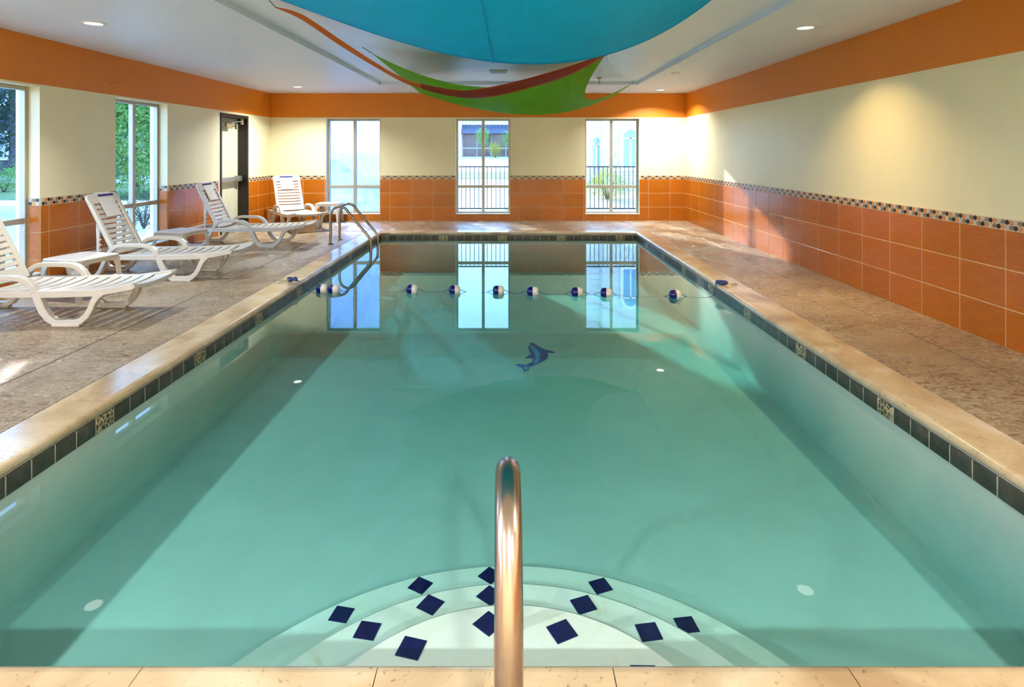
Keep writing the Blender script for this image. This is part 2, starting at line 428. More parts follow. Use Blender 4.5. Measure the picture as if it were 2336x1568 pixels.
def tile_wall(wall, t0, t1, phase, holes, door, place, rz, flip):
    """place(t, d, z): point at distance d in front of the wall"""
    def put(me, a, b, z, d, name='wall_tile'):
        o = new_obj(name, me, wall); o.location = place(b if flip else a, d, z); o.rotation_euler = (0, 0, rz); return o
    doors = [door] if door else []
    # grout bed
    gb = MB()
    for s0, s1 in subtract(t0, t1, holes + doors):
        p = [place(s0, 0, 0), place(s1, 0.0105, ZTILE)]
        gb.box([min(p[0][i], p[1][i]) for i in range(3)], [max(p[0][i], p[1][i]) for i in range(3)])
        p = [place(s0, 0, ZTILE), place(s1, 0.010, ZMOS)]
        gb.box([min(p[0][i], p[1][i]) for i in range(3)], [max(p[0][i], p[1][i]) for i in range(3)], 1)
    for h0, h1 in holes:
        p = [place(h0, 0, 0), place(h1, 0.0105, WZ0-0.006)]
        gb.box([min(p[0][i], p[1][i]) for i in range(3)], [max(p[0][i], p[1][i]) for i in range(3)])
    gb.build('grout_bed', [M['grout'], M['mosaic_back']], wall)
    k = math.floor((t0 - phase) / TW)
    while phase + k*TW < t1:
        a, b = max(t0, phase + k*TW + G/2), min(t1, phase + (k+1)*TW - G/2); k += 1
        if b - a < 0.012: continue
        for ri, (z0, z1) in enumerate(ROWS):
            for s0, s1 in subtract(a, b, holes + doors):
                put(tile_mesh(s1-s0, z1-z0, 0.012, M['tile']), s0, s1, z0, 0)
            if ri == 0:
                for h0, h1 in holes:
                    s0, s1 = max(a, h0), min(b, h1)
                    if s1 - s0 > 0.012: put(tile_mesh(s1-s0, WZ0-0.008, 0.012, M['tile']), s0, s1, z0, 0)
tile_wall(wall_far, XL, XR, -2.576, FARWIN, None, lambda t, d, z: (t, YF-d, z), math.pi, True)
tile_wall(wall_right, YB+0.3, YF, 12.71-TW*40, [], None, lambda t, d, z: (XR-d, t, z), math.pi/2, False)
tile_wall(wall_left, YB+0.3, YF, 6.51+0.12-TW*40, LEFTWIN, (DOOR[0]-0.07, DOOR[1]+0.02), lambda t, d, z: (XL+d, t, z), -math.pi/2, True)

DOTS = [M['dot_dark'], M['dot_taupe'], M['dot_grey'], M['dot_orange']]
DR, DP = 0.0182, 0.0385
def dot_mesh(mat):
    mb = MB(); n = 12
    v = [(DR*math.cos(2*math.pi*i/n), 0, DR*math.sin(2*math.pi*i/n)) for i in range(n)] + [(DR*math.cos(2*math.pi*i/n), 0.004, DR*math.sin(2*math.pi*i/n)) for i in range(n)]
    mb.add(v, [(i, (i+1) % n, n+(i+1) % n, n+i) for i in range(n)] + [tuple(range(n, 2*n))]); return mb.mesh('mosaic_dot', mat)
dot_me = [dot_mesh(m) for m in DOTS]
def mosaic(wall, t0, t1, holes, place, rz, nsingle):
    rest = MB(); cnt = 0
    n = 10
    for s0, s1 in subtract(t0, t1, holes):
        i0, i1 = math.ceil((s0+DR)/DP), math.floor((s1-DR)/DP)
        for i in range(i0, i1+1):
            for row in (0, 1):
                z = (ZTILE+ZMOS)/2 + (0.5-row)*0.0385; c = (i + 2*row) % 4; t = i*DP
                if nsingle and nsingle[0] < t < nsingle[1]:
                    o = new_obj('mosaic_dot', dot_me[c], wall); o.location = place(t, 0.010, z); o.rotation_euler = (0, 0, rz); cnt += 1
                else:
                    c0 = Vector(place(t, 0.010, z)); c1 = Vector(place(t, 0.014, z)); e = (Vector(place(t+1, 0, z)) - Vector(place(t, 0, z)))
                    ring = [e*(DR*math.cos(2*math.pi*k/n)) + Vector((0, 0, DR*math.sin(2*math.pi*k/n))) for k in range(n)]
                    rest.add([c0+r for r in ring] + [c1+r for r in ring], [(k, (k+1) % n, n+(k+1) % n, n+k) for k in range(n)] + [tuple(range(n, 2*n))], c)
    tag(rest.build('mosaic_dots', DOTS, wall), 'small round mosaic tiles in two rows', kind='stuff')
mosaic(wall_right, 2.0, YF, [], lambda t, d, z: (XR-d, t, z), math.pi/2, (4.2, 7.0))
mosaic(wall_far, XL, XR, FARWIN, lambda t, d, z: (t, YF-d, z), math.pi, None)
mosaic(wall_left, 2.0, YF, LEFTWIN + [(DOOR[0]-0.07, DOOR[1]+0.02)], lambda t, d, z: (XL+d, t, z), -math.pi/2, (6.4, 7.8))
# tiled reveals of the windows in the left wall
for (a, b) in LEFTWIN[2:]:
    for z0, z1 in ((WZ0+0.02, 0.288), (0.293, 0.581), (0.586, 0.874)):
        o = new_obj('wall_tile', tile_mesh(0.116, z1-z0, 0.010, M['tile']), wall_left)
        o.location = (XL, b, z0); o.rotation_euler = (0, 0, math.pi)
    mb = MB(); mb.box((XL-0.116, b-0.006, WZ0+0.02), (XL+0.002, b, ZMOS)); mb.build('reveal_bed', M['mosaic_back'], wall_left)
    for i in range(3):
        for row in (0, 1):
            o = new_obj('mosaic_dot', dot_me[(i+2*row) % 4], wall_left); o.location = (XL-0.02-i*DP, b-0.006, (ZTILE+ZMOS)/2+(0.5-row)*0.0385); o.rotation_euler = (0, 0, math.pi)

# ---------------------------------------------------------------- windows
def make_window(idx, label, a, b, base, rz, glass):
    """local x along the wall 0..w, local y into the room; frame plane 0.13 behind the wall face"""
    w = b - a; root = empty('window_%d' % idx, base, rz); tag(root, label, kind='structure')
    def bar(name, x0, x1, z0, z1, y0=-0.19, y1=-0.125): 
        m_ = MB(); m_.box((x0, y0, z0), (x1, y1, z1)); m_.build(name, M['alu'], root, bevel=0.004, segs=1)
    fr = 0.042; mu = 0.060
    bar('frame_stile', 0, fr, WZ0, WZ1); bar('frame_stile', w-fr, w, WZ0, WZ1)
    bar('frame_head', fr, w-fr, WZ1-fr, WZ1); bar('frame_foot', fr, w-fr, WZ0, WZ0+fr)
    bar('mullion', w/2-mu/2, w/2+mu/2, WZ0+fr, WZ1-fr)
    bar('transom', fr, w/2-mu/2, WZT-mu/2, WZT+mu/2); bar('transom', w/2+mu/2, w-fr, WZT-mu/2, WZT+mu/2)
    m_ = MB(); m_.box((0.0, -0.13, WZ0-0.004), (w, 0.016, WZ0+0.010)); m_.build('window_sill', M['white_sill'], root)
    for x0, x1 in ((fr, w/2-mu/2), (w/2+mu/2, w-fr)):
        for z0, z1 in ((WZ0+fr, WZT-mu/2), (WZT+mu/2, WZ1-fr)):
            m_ = MB(); m_.add([(x0, -0.16, z0), (x1, -0.16, z0), (x1, -0.16, z1), (x0, -0.16, z1)], [(0, 1, 2, 3)])
            m_.build('pane', glass, root)
    ld = bpy.data.lights.new('window_portal', 'AREA'); ld.shape = 'RECTANGLE'; ld.size = w; ld.size_y = WZ1-WZ0; ld.cycles.is_portal = True
    lo = bpy.data.objects.new('window_portal', ld); COL.objects.link(lo); lo.parent = root
    lo.location = (w/2, -0.24, (WZ0+WZ1)/2); lo.rotation_euler = (R(-90), 0, math.pi)
labs = ['fogged window at the near end of far wall row, beside lounger', 'middle window of the far wall, fence and shop awning outside', 'far wall window closest to the right corner, stone building outside']
labs[0] = 'fogged streaky window of the far wall behind the pool ladder'
n_w = 0
for (a, b), lb, gl in zip(FARWIN, labs, (M['fog'], M['glass'], M['glass'])):
    n_w += 1; make_window(n_w, lb, a, b, (b, YF, 0), math.pi, gl)
llabs = ['left wall window well behind the viewer', 'left wall window beside the viewer', 'left wall window just outside the near end of the view', 'left wall window beside the nearest lounger, cut by the picture edge', 'left wall window with a dense green tree outside']
for (a, b), lb in zip(LEFTWIN, llabs):
    n_w += 1; make_window(n_w, lb, a, b, (XL, b, 0), -math.pi/2, M['glass'])

# ---------------------------------------------------------------- door in the left wall
door = tag(empty('door_1', (XL, DOOR[0], 0)), 'cream exit door with dark frame and push bar in left wall', kind='structure')
dw = DOOR[1]-DOOR[0]
def dbox(name, a, b, mat, par=None, bevel=0.004):
    m_ = MB(); m_.box(a, b); return m_.build(name, mat, par or door, bevel=bevel, segs=1)
dbox('door_jamb', (-0.24, 0, 0), (0.014, 0.055, DOOR[2]), M['door_black'])
dbox('door_jamb', (-0.24, dw-0.055, 0), (0.014, dw, DOOR[2]), M['door_black'])
dbox('door_head', (-0.24, 0.055, DOOR[2]-0.055), (0.014, dw-0.055, DOOR[2]), M['door_black'])
panel = dbox('door_panel', (-0.215, 0.058, 0.01), (-0.17, dw-0.058, DOOR[2]-0.058), M['door_cream'])
dbox('kick_plate', (-0.17, 0.09, 0.02), (-0.166, dw-0.09, 0.16), M['door_black'], panel, 0)
pb = dbox('push_bar', (-0.115, 0.10, 0.915), (-0.075, dw-0.12, 0.985), M['grey_metal'], panel)
dbox('bar_bracket', (-0.17, 0.10, 0.90), (-0.065, 0.16, 1.0), M['grey_metal'], panel)
dbox('bar_bracket', (-0.17, dw-0.19, 0.90), (-0.065, dw-0.09, 1.0), M['grey_metal'], panel)
cl = dbox('door_closer', (-0.17, 0.40, 1.93), (-0.11, 0.72, 1.99), M['grey_metal'])
dbox('closer_cover', (-0.11, 0.42, 1.90), (-0.075, 0.66, 1.985), M['brass'], cl)
m_ = MB(); m_.tube([(-0.09, 0.62, 2.0), (-0.02, 0.80, 2.03), (-0.02, 0.94, 2.05)], 0.011, 8); m_.build('closer_arm', M['grey_metal'], cl)
dbox('closer_shoe', (-0.06, 0.92, 1.98), (-0.03, 1.0, 2.09), M['brass'], cl)

# ---------------------------------------------------------------- deck
floor = tag(empty('floor'), 'tan stamped concrete pool deck, wet in places', kind='structure')
JX0, JX1 = -3.19, 3.22
cx0, cx1, cy0, cy1 = PXL-COPW, PXR+COPW, PY0-COPW, PY1+COPW
def slab(a, b):
    m_ = MB(); m_.box((a[0], a[1], -0.10), (b[0], b[1], 0.0)); m_.build('deck_slab', M['deck'], floor, bevel=0.004, segs=1)
g = 0.006
for y0, y1 in ((YB, 4.2), (4.2, 8.3), (8.3, YF)):
    slab((XL-0.2, y0+0*g), (JX0-g, y1-0*g)); slab((JX1+g, y0), (XR, y1))
slab((JX0+g, cy0), (cx0-g, cy1-g)); slab((cx1+g, cy0), (JX1-g, cy1-g))
slab((JX0+g, cy1+g), (JX1-g, YF)); slab((JX0+g, YB), (JX1-g, cy0-g))
mb = MB()
for a, b in (((XL-0.2, YB, -0.3), (cx0+0.012, YF+0.1, -0.004)), ((cx1-0.012, YB, -0.3), (XR, YF, -0.004)),
             ((cx0, cy1-0.012, -0.3), (cx1, YF, -0.004)), ((cx0, YB, -0.3), (cx1, cy0+0.012, -0.004))):
    mb.box(a, b)
mb.build('slab_joint', M['joint'], floor)

# ---------------------------------------------------------------- pool
pool = tag(empty('pool_basin', ((PXL+PXR)/2, (PY0+PY1)/2, 0)), 'rectangular indoor pool basin with pale plaster and stone coping', kind='structure')
inv = Matrix.Translation(-pool.location)
def pchild(o): o.matrix_parent_inverse = inv; return o
mb = MB(); wt = 0.22; zt = -0.052
for a, b in (((PXL-wt, PY0-wt, ZFLOOR-0.2), (PXR+wt, PY1+wt, ZFLOOR)), ((PXL-wt, PY0-wt, ZFLOOR), (PXL, PY1+wt, zt)), ((PXR, PY0-wt, ZFLOOR), (PXR+wt, PY1+wt, zt)),
             ((PXL, PY1, ZFLOOR), (PXR, PY1+wt, zt)), ((PXL, PY0-wt, ZFLOOR), (PXR, PY0, zt))):
    mb.box(a, b)
pchild(mb.build('basin_shell', M['plaster'], pool))
# waterline tiles
WT = 0.1524; wz0, wz1 = -0.152, -0.056
def wtile(name, w, mat, loc, rz):
    o = new_obj(name, tile_mesh(w, wz1-wz0, 0.012, mat, 0.002), pool); o.location = loc; o.rotation_euler = (0, 0, rz); pchild(o)
mb = MB()
for a, b in (((PXL, PY0, wz0), (PXL+0.0105, PY1, wz1)), ((PXR-0.0105, PY0, wz0), (PXR, PY1, wz1)), ((PXL, PY1-0.0105, wz0), (PXR, PY1, wz1)), ((PXL, PY0, wz0), (PXR, PY0+0.0105, wz1))):
    mb.box(a, b)
pchild(mb.build('tile_bed', M['pool_grout'], pool))
n = int((PY1-PY0)/WT)
for i in range(n+1):
    y0 = PY1 - i*WT; y1 = max(PY0, y0-WT)
    if y0-y1 < 0.02: continue
    wtile('waterline_tile', y0-y1-0.007, M['deco'] if i % 7 == 6 else M['slate'], (PXL, y0-0.0035, wz0), -math.pi/2)
    wtile('waterline_tile', y0-y1-0.007, M['deco'] if i % 7 == 5 else M['slate'], (PXR, y1+0.0035, wz0), math.pi/2)
n = int((PXR-PXL)/WT)
for i in range(n+1):
    x0 = PXL + i*WT; x1 = min(PXR, x0+WT)
    if x1-x0 < 0.02: continue
    wtile('waterline_tile', x1-x0-0.007, M['deco'] if i % 7 in (0,) else M['slate'], (x1-0.0035, PY1, wz0), math.pi)
    wtile('waterline_tile', x1-x0-0.007, M['deco'] if i % 7 in (3,) else M['slate'], (x0+0.0035, PY0, wz0), 0)
# coping stones with a bullnose edge; profile in (u from pool edge outwards, z)
prof = [(COPW, -0.05), (COPW, 0.002)] + [(0.012+0.034*(1-math.cos(a))-0.035, -0.024+0.026*math.sin(a)) for a in [math.pi/2 - k*math.pi/8 for k in range(0, 9)]]
prof = [(COPW-0.006, -0.052), (COPW-0.006, 0.003), (0.02, 0.003)] + [(0.015 - 0.035*math.cos(a), -0.0245 + 0.0275*math.sin(a)) for a in [R(75), R(50), R(25), 0, R(-25), R(-50), R(-75)]] + [(0.02, -0.052)]
def coping_mesh(L, m0, m1):
    """stone of length L along +x, u outwards along +y; m0, m1 mitre its ends"""
    v = []; k = len(prof)
    for (u, z) in prof: v.append((0.0015 - (u if m0 else 0), u, z))
    for (u, z) in prof: v.append((L-0.0015 + (u if m1 else 0), u, z))
    mb = MB(); mb.add(v, [tuple(range(k)), tuple(range(k, 2*k))])
    mb.add(v, [(i, (i+1) % k, k+(i+1) % k, k+i) for i in range(k) if 2 <= i <= k-3], 0, True)
    mb.add(v, [(i, (i+1) % k, k+(i+1) % k, k+i) for i in range(k) if not 2 <= i <= k-3], 0, False)
    me = mb.mesh('coping_stone', M['coping'])
    return me
_cop = {}
def coping_run(p0, p1, rz, n):
    d = Vector(p1)-Vector(p0); L = d.length/n
    for i in range(n):
        k = (round(L, 4), i == 0, i == n-1)
        if k not in _cop: _cop[k] = coping_mesh(L, *k[1:])
        o = new_obj('coping_stone', _cop[k], pool); o.location = Vector(p0)+d*(i/n); o.rotation_euler = (0, 0, rz); pchild(o)
coping_run((PXL, PY0, 0), (PXL, PY1, 0), math.pi/2, 15)
coping_run((PXL, PY1, 0), (PXR, PY1, 0), 0, 8)
coping_run((PXR, PY1, 0), (PXR, PY0, 0), -math.pi/2, 15)
coping_run((PXR, PY0, 0), (PXL, PY0, 0), math.pi, 7)
# round corner steps
SC = Vector((0.0, 1.59))
steps = []
for r, dep in ((1.35, 0.45), (1.02, 0.30), (0.70, 0.15)):
    ztop = ZW-dep; mb = MB(); n = 56; rings = []
    a0 = math.asin((PY0-SC.y)/r)
    for (dr, dz) in ((0, -0.16), (0, -0.020), (-0.006, -0.007), (-0.020, 0.0)):
        rings.append([(SC.x+(r+dr)*math.cos(a0+(math.pi-2*a0)*i/n), SC.y+(r+dr)*math.sin(a0+(math.pi-2*a0)*i/n), ztop+dz) for i in range(n+1)])
    v = [p for rg in rings for p in rg]; fs = []
    for q in range(3):
        for i in range(n): fs.append((q*(n+1)+i, q*(n+1)+i+1, (q+1)*(n+1)+i+1, (q+1)*(n+1)+i))
    mb.add(v, fs, 0, True)
    mb.add(rings[-1], [tuple(range(n+1))]); mb.add(rings[0], [tuple(range(n+1))[::-1]])
    s_ = pchild(mb.build('pool_step', M['step'], pool)); steps.append((s_, ztop))
tiles_px = [[(779,1403),(959,1337),(1118,1314),(1370,1338),(1566,1427)], [(838,1440),(982,1381),(1118,1360),(1331,1381),(1480,1443)], [(938,1480),(1115,1424),(1282,1442),(1472,1545)]]
mb = MB(); q = 0.0415; mb.box((-q, -q, 0), (q, q, 0.004)); nav = mb.mesh('step_tile', M['navy_tile'])
for (s_, zt_), pl in zip(steps, tiles_px):
    for px, py in pl:
        p = PZ(px, py, zt_); rel = Vector((p.x, p.y))-SC
        o = new_obj('step_tile', nav, s_); o.matrix_parent_inverse = Matrix.Translation(-pool.location).copy()
        o.matrix_parent_inverse = (s_.matrix_parent_inverse @ Matrix.Identity(4)).inverted() @ Matrix.Identity(4)
        o.matrix_parent_inverse = Matrix.Identity(4)
        o.location = (p.x, p.y, zt_ - 0.001); o.rotation_euler = (0, 0, math.atan2(rel.y, rel.x) + R(45) + R(random.uniform(-6, 6)))
# dolphin mosaic on the floor
DZ = ZFLOOR
def dol(cx, cy):        # crop pixels of the photo detail -> floor
    return PZ(1150 + cx/14.257, 760 + cy/14.257, DZ)
body = [(830,350),(900,330),(980,355),(1080,430),(1300,545),(1480,585),(1660,640),(1560,655),(1410,630),(1432,740),(1400,840),(1300,915),(1100,1010),(840,1105),(800,1210),(650,1275),(640,1220),(590,1135),(480,1090),(370,1035),(520,1030),(700,1050),(900,965),(960,880),(920,830),(830,825),(680,835),(780,760),(890,695),(800,560),(785,460),(840,420)]
belly = [(850,440),(900,420),(1010,500),(1120,620),(1170,760),(1150,900),(1060,1010),(960,1030),(1020,920),(1030,800),(1000,690),(900,560)]
fluke = [(640,1110),(720,1150),(810,1120),(790,1200),(660,1265),(650,1200)]
dolphin = tag(empty('dolphin_mosaic', (dol(1080, 740).x, dol(1080, 740).y, DZ)), 'blue leaping dolphin mosaic set in the pool floor', 'mosaic')
M['dol_dark'] = simple('mosaic_deep_blue', srgb(20, 92, 190), 0.3, var=0.35, vscale=9)
M['dol_light'] = simple('mosaic_bright_blue', srgb(80, 186, 240), 0.3, var=0.25, vscale=9)
for nm, pl, mt, h in (('body', body, M['dol_dark'], 0.006), ('belly', belly, M['dol_light'], 0.009), ('fluke', fluke, M['dol_light'], 0.009)):
    pts = [dol(*p) for p in pl]; c = dolphin.location
    me = bpy.data.meshes.new(nm); bm = bmesh.new()
    f = bm.faces.new([bm.verts.new((p.x-c.x, p.y-c.y, h)) for p in pts]); ex = bmesh.ops.extrude_face_region(bm, geom=[f])
    for v in ex['geom']:
        if isinstance(v, bmesh.types.BMVert): v.co.z = 0
    bmesh.ops.triangulate(bm, faces=bm.faces); bmesh.ops.recalc_face_normals(bm, faces=bm.faces); bm.to_mesh(me); bm.free(); me.materials.append(mt)
    new_obj(nm, me, dolphin)
# water body
mb = MB(); mb.box((PXL-0.02, PY0-0.02, ZFLOOR-0.05), (PXR+0.02, PY1+0.02, ZW))
water = tag(mb.build('pool_water', M['water']), 'still clear turquoise water filling the pool', kind='structure')

# ---------------------------------------------------------------- pool hardware
rail = tag(empty('handrail', (0, 0.98, 0)), 'single brushed steel handrail rising over the round steps', 'handrail')
pts = smooth_path([(-0.004, 0, 0.0), (-0.004, 0, 0.30), (-0.004, 0, 0.58), (-0.004, 0.03, 0.72), (-0.005, 0.09, 0.815), (-0.006, 0.18, 0.838), (-0.006, 0.28, 0.78), (-0.006, 0.60, 0.53), (-0.004, 1.10, 0.12), (-0.004, 1.17, 0.0), (-0.004, 1.18, -0.26)], 8)
mb = MB(); mb.tube(pts, 0.0243, 28); mb.build('rail_tube', M['steel'], rail)
mb = MB(); mb.lathe([(0.026, 0.001), (0.062, 0.001), (0.060, 0.012), (0.030, 0.02), (0.0245, 0.02)], 28); mb.build('floor_flange', M['steel'], rail)

lad = tag(empty('pool_ladder', (-2.52, 9.73, 0)), 'stainless pool ladder with two bent rails at far left corner', 'ladder')
for sy in (-0.25, 0.25):
    pts = smooth_path([(-0.33, sy, 0.0), (-0.33, sy, 0.25), (-0.33, sy, 0.44), (-0.295, sy, 0.545), (-0.20, sy, 0.595), (-0.10, sy, 0.565), (-0.03, sy, 0.48), (0.12, sy, 0.30), (0.265, sy, 0.125), (0.30, sy, 0.05), (0.305, sy, -0.05), (0.305, sy, -0.60)], 8)
    mb = MB(); mb.tube(pts, 0.0215, 16); mb.build('ladder_rail', M['steel'], lad)
    mb = MB(); mb.lathe([(0.0215, 0.02), (0.03, 0.02), (0.05, 0.004), (0.05, 0.001), (0.02, 0.001)], 20, (-0.33, sy, 0)); mb.build('flange', M['steel'], lad)
for z in (-0.32, -0.52):
    mb = MB(); mb.box((0.26, -0.25, z-0.012), (0.35, 0.25, z+0.012)); mb.build('tread', M['trim_white'], lad, bevel=0.008)

# floats and rope
fl_px = [(735, 664), (762, 664), (940, 664.5), (1037, 666), (1137, 667), (1215, 669.5), (1316, 671), (1383, 672.5), (1540, 677)]
fp = [PZ(px, py, ZW) for px, py in fl_px]
BZ = ZW + 0.022
def buoy_half(sgn, name):
    prof = [(0.0, 0.062), (0.022, 0.062), (0.036, 0.057), (0.047, 0.045), (0.052, 0.028), (0.053, 0.004), (0.053, 0.0)]
    mb = MB(); mb.lathe([(r, sgn*h) for r, h in prof], 20, axis='x'); return mb.mesh(name, M['buoy_blue'] if sgn < 0 else M['buoy_white'])
bl, wh = buoy_half(-1, 'blue_half'), buoy_half(1, 'white_half')
order = ['nearest the ladder edge', 'second', '']
blab = ['blue and white pool float, leftmost on the rope', 'float touching the leftmost float on the rope', 'float just right of the ladder reflection, third along the rope',
        'float at the left edge of the middle window reflection', 'float over the right pane of the middle window reflection', 'float just right of the middle window reflection',
        'float left of the right window reflection, seventh along the rope', 'float inside the right window reflection', 'float nearest the right pool edge, alone on the rope']
for p, lb in zip(fp, blab):
    b = tag(empty('rope_float', (p.x, p.y, BZ), R(random.uniform(-9, 9))), lb, 'float', 'blue and white floats on the pool rope')
    new_obj('blue_half', bl, b); new_obj('white_half', wh, b)
rp = [Vector((PXL-0.13, PZ(700, 660, ZW).y+0.02, 0.010)), Vector((PXL-0.03, fp[0].y+0.01, 0.010)), Vector((PXL+0.03, fp[0].y+0.0, -0.03)), Vector((PXL+0.07, fp[0].y, ZW+0.004))]
for i, p in enumerate(fp):
    rp.append(Vector((p.x-0.058, p.y, BZ+0.004))); rp.append(Vector((p.x+0.058, p.y, BZ+0.004)))
    if i+1 < len(fp) and fp[i+1].x - p.x > 0.3:
        for s_ in ((p.x+0.15), (fp[i+1].x-0.15)):
            tt = (s_-p.x)/(fp[i+1].x-p.x); rp.append(Vector((s_, p.y+(fp[i+1].y-p.y)*tt, ZW-0.006)))
e = fp[-1]
rp += [Vector((e.x+0.16, e.y, ZW-0.006)), Vector((PXR-0.12, e.y-0.02, ZW+0.004)), Vector((PXR-0.035, e.y+0.10, -0.05)), Vector((PXR-0.028, e.y+0.14, -0.018)), Vector((PXR+0.01, e.y+0.17, 0.010)), Vector((PXR+0.07, e.y+0.17, 0.010))]
rope = tag(empty('lane_rope', (0, fp[4].y, ZW)), 'thin blue rope stretched across the pool through the floats', 'rope')
mb = MB(); mb.tube([p - rope.location for p in smooth_path(rp, 3)], 0.0035, 6); mb.build('rope_line', M['rope'], rope)
def rope_bundle(loc, ang, label, seed):
    rnd = random.Random(seed); r_ = tag(empty('rope_bundle', loc, ang), label, 'rope')
    pts = [(rnd.uniform(-0.06, 0.06), rnd.uniform(-0.035, 0.035), rnd.uniform(0.008, 0.045)) for _ in range(26)]
    mb = MB(); mb.tube(smooth_path(pts, 4), 0.007, 6); mb.build('tangle', M['rope'], r_)
    mb = MB(); mb.tube(smooth_path([(0.06, 0, 0.012), (0.10, 0.012, 0.014), (0.135, 0.018, 0.02), (0.16, 0, 0.014), (0.135, -0.016, 0.012), (0.10, -0.004, 0.010)], 5), 0.006, 6); mb.build('snap_hook', M['brass'], r_)
p = PZ(668, 643, 0); rope_bundle((p.x, p.y, 0.004), math.pi, 'tangled blue rope end with hook on the left coping', 3)
p = PZ(1646, 651, 0); rope_bundle((p.x, p.y, 0.004), -0.35, 'tangled blue rope end with hook on the right coping', 5)

# ---------------------------------------------------------------- loungers
def make_lounger():
    root = empty('sun_lounger'); pl = M['plastic']; BV = 0.007
    arm = [(-0.62,0.035),(-0.57,0.06),(-0.53,0.11),(-0.485,0.20),(-0.445,0.29),(-0.40,0.355),(-0.345,0.392),(-0.28,0.405),(-0.10,0.405),(-0.01,0.398),(0.05,0.375),(0.095,0.335),(0.125,0.28),(0.155,0.21),(0.19,0.13),(0.235,0.07),(0.29,0.035),(0.34,0.025)]
    wd = [0.05,0.046,0.042,0.042,0.044,0.046,0.044,0.042,0.042,0.044,0.046,0.048,0.056,0.066,0.066,0.060,0.055,0.05]
    for s in (-1, 1):
        y0, y1 = (0.272, 0.330) if s > 0 else (-0.330, -0.272)
        i0, i1 = 5, 12
        mb = MB(); mb.strip(arm[i0:i1+1], wd[i0:i1+1], y0, y1); mb.build('armrest', pl, root, bevel=BV)
        # front leg: bowl from the armrest down to the foot and up to the seat rail
        mb = MB(); mb.strip(arm[12:], wd[12:], y0, y1)
        mb.strip([(0.32,0.032),(0.44,0.032),(0.505,0.045),(0.555,0.09),(0.59,0.15),(0.612,0.205),(0.640,0.250),(0.685,0.282)], [0.05,0.05,0.052,0.052,0.048,0.050,0.058,0.05], y0+0.001, y1-0.001)
        mb.box((0.27, y0-0.002, 0.0), (0.50, y1+0.002, 0.030)); mb.build('front_leg', pl, root, bevel=BV)
        mb = MB(); mb.strip(arm[:6], wd[:6], y0, y1)
        mb.strip([(-0.60,0.032),(-0.78,0.032),(-0.835,0.05),(-0.87,0.10),(-0.89,0.17),(-0.90,0.25)], [0.05,0.05,0.05,0.046,0.044,0.05], y0+0.001, y1-0.001)
        mb.box((-0.83, y0-0.002, 0.0), (-0.60, y1+0.002, 0.030)); mb.build('rear_leg', pl, root, bevel=BV)
        ya, yb = (0.258, 0.3275) if s > 0 else (-0.3275, -0.258)
        mb = MB(); mb.strip([(-0.915,0.262),(-0.5,0.266),(0.30,0.272),(0.62,0.282),(0.78,0.305),(0.945,0.335)], [0.05,0.055,0.062,0.060,0.055,0.05], ya, yb); mb.build('seat_rail', pl, root, bevel=BV)
        # back prop with a notched rack
        yc = 0.225*s
        mb = MB(); mb.strip([(-0.600,0.635),(-0.602,0.56),(-0.604,0.45),(-0.606,0.28)], [0.05,0.045,0.03,0.026], yc-0.014, yc+0.014)
        for z in (0.33, 0.39, 0.45): mb.strip([(-0.600, z), (-0.572, z+0.012)], 0.016, yc-0.012, yc+0.012)
        mb.build('back_prop', pl, root, bevel=0.004)
    mb = MB(); mb.box((-0.927, -0.322, 0.237), (-0.88, 0.322, 0.283)); mb.build('rear_bar', pl, root, bevel=BV)
    mb = MB(); mb.box((-0.63, -0.256, 0.245), (-0.585, 0.256, 0.280)); mb.build('prop_bar', pl, root, bevel=0.005)
    def cross(name, c0, c1, dip, th, half, ny=10):
        """a board across the width between (x,z) lines c0 and c1, dished by dip along the board normal"""
        c0, c1 = Vector(c0), Vector(c1); d = (c1-c0).normalized(); nn = Vector((-d.y, d.x))
        if nn.y < 0: nn = -nn
        mb = MB(); v = []
        for i in range(ny+1):
            y = -half + 2*half*i/ny; k = -dip*(1-(y/half)**2)
            for q in (c0+nn*(k), c1+nn*(k), c1+nn*(k-th), c0+nn*(k-th)): v.append((q.x, y, q.y))
        fs = [(0,1,2,3), tuple(4*ny+k for k in (3,2,1,0))]
        for i in range(ny):
            for k in range(4): a, b = 4*i+k, 4*i+(k+1) % 4; fs.append((a, a+4, b+4, b))
        mb.add(v, fs); return mb.build(name, pl, root, bevel=0.003, segs=1)
    # seat slats
    def seatz(x): return 0.298 + (0.0 if x < 0.3 else 0.09*(x-0.3)**1.6)
    x = -0.345; w = 0.083; gp = 0.021
    while x + w < 0.86:
        cross('seat_slat', (x, seatz(x)), (x+w, seatz(x+w)), 0.022, 0.016, 0.262); x += w + gp
    cross('foot_edge', (x, seatz(x)), (0.955, seatz(0.955)+0.01), 0.026, 0.034, 0.324)
    # backrest
    B0, B1 = Vector((-0.385, 0.300)), Vector((-0.728, 0.975)); L = (B1-B0).length; d = (B1-B0)/L; nrm = Vector((d.y, -d.x))
    at = lambda s_, off=0.0: (B0 + d*s_ + nrm*off)
    for s in (-1, 1):
        ya, yb = sorted((s*0.212, s*0.266)); mb = MB()
        mb.strip([at(0.0, -0.012), at(0.3, -0.012), at(L-0.10, -0.012)], [0.046, 0.046, 0.040], ya, yb); mb.build('back_stile', pl, root, bevel=BV)
    def back(name, s0, s1, dip, th, half): return cross(name, at(s1), at(s0), dip, th, half)
    s_ = 0.135; w = 0.0455; gp = 0.0165
    back('back_panel', 0.0, 0.118, 0.014, 0.018, 0.225)
    while s_ + w < L-0.10:
        back('back_slat', s_, s_+w, 0.016, 0.016, 0.225); s_ += w + gp
    # rounded head board
    mb = MB(); v = []; n = 8; s0 = s_; outline = [(-0.271, s0), (0.271, s0)]
    rr = 0.06
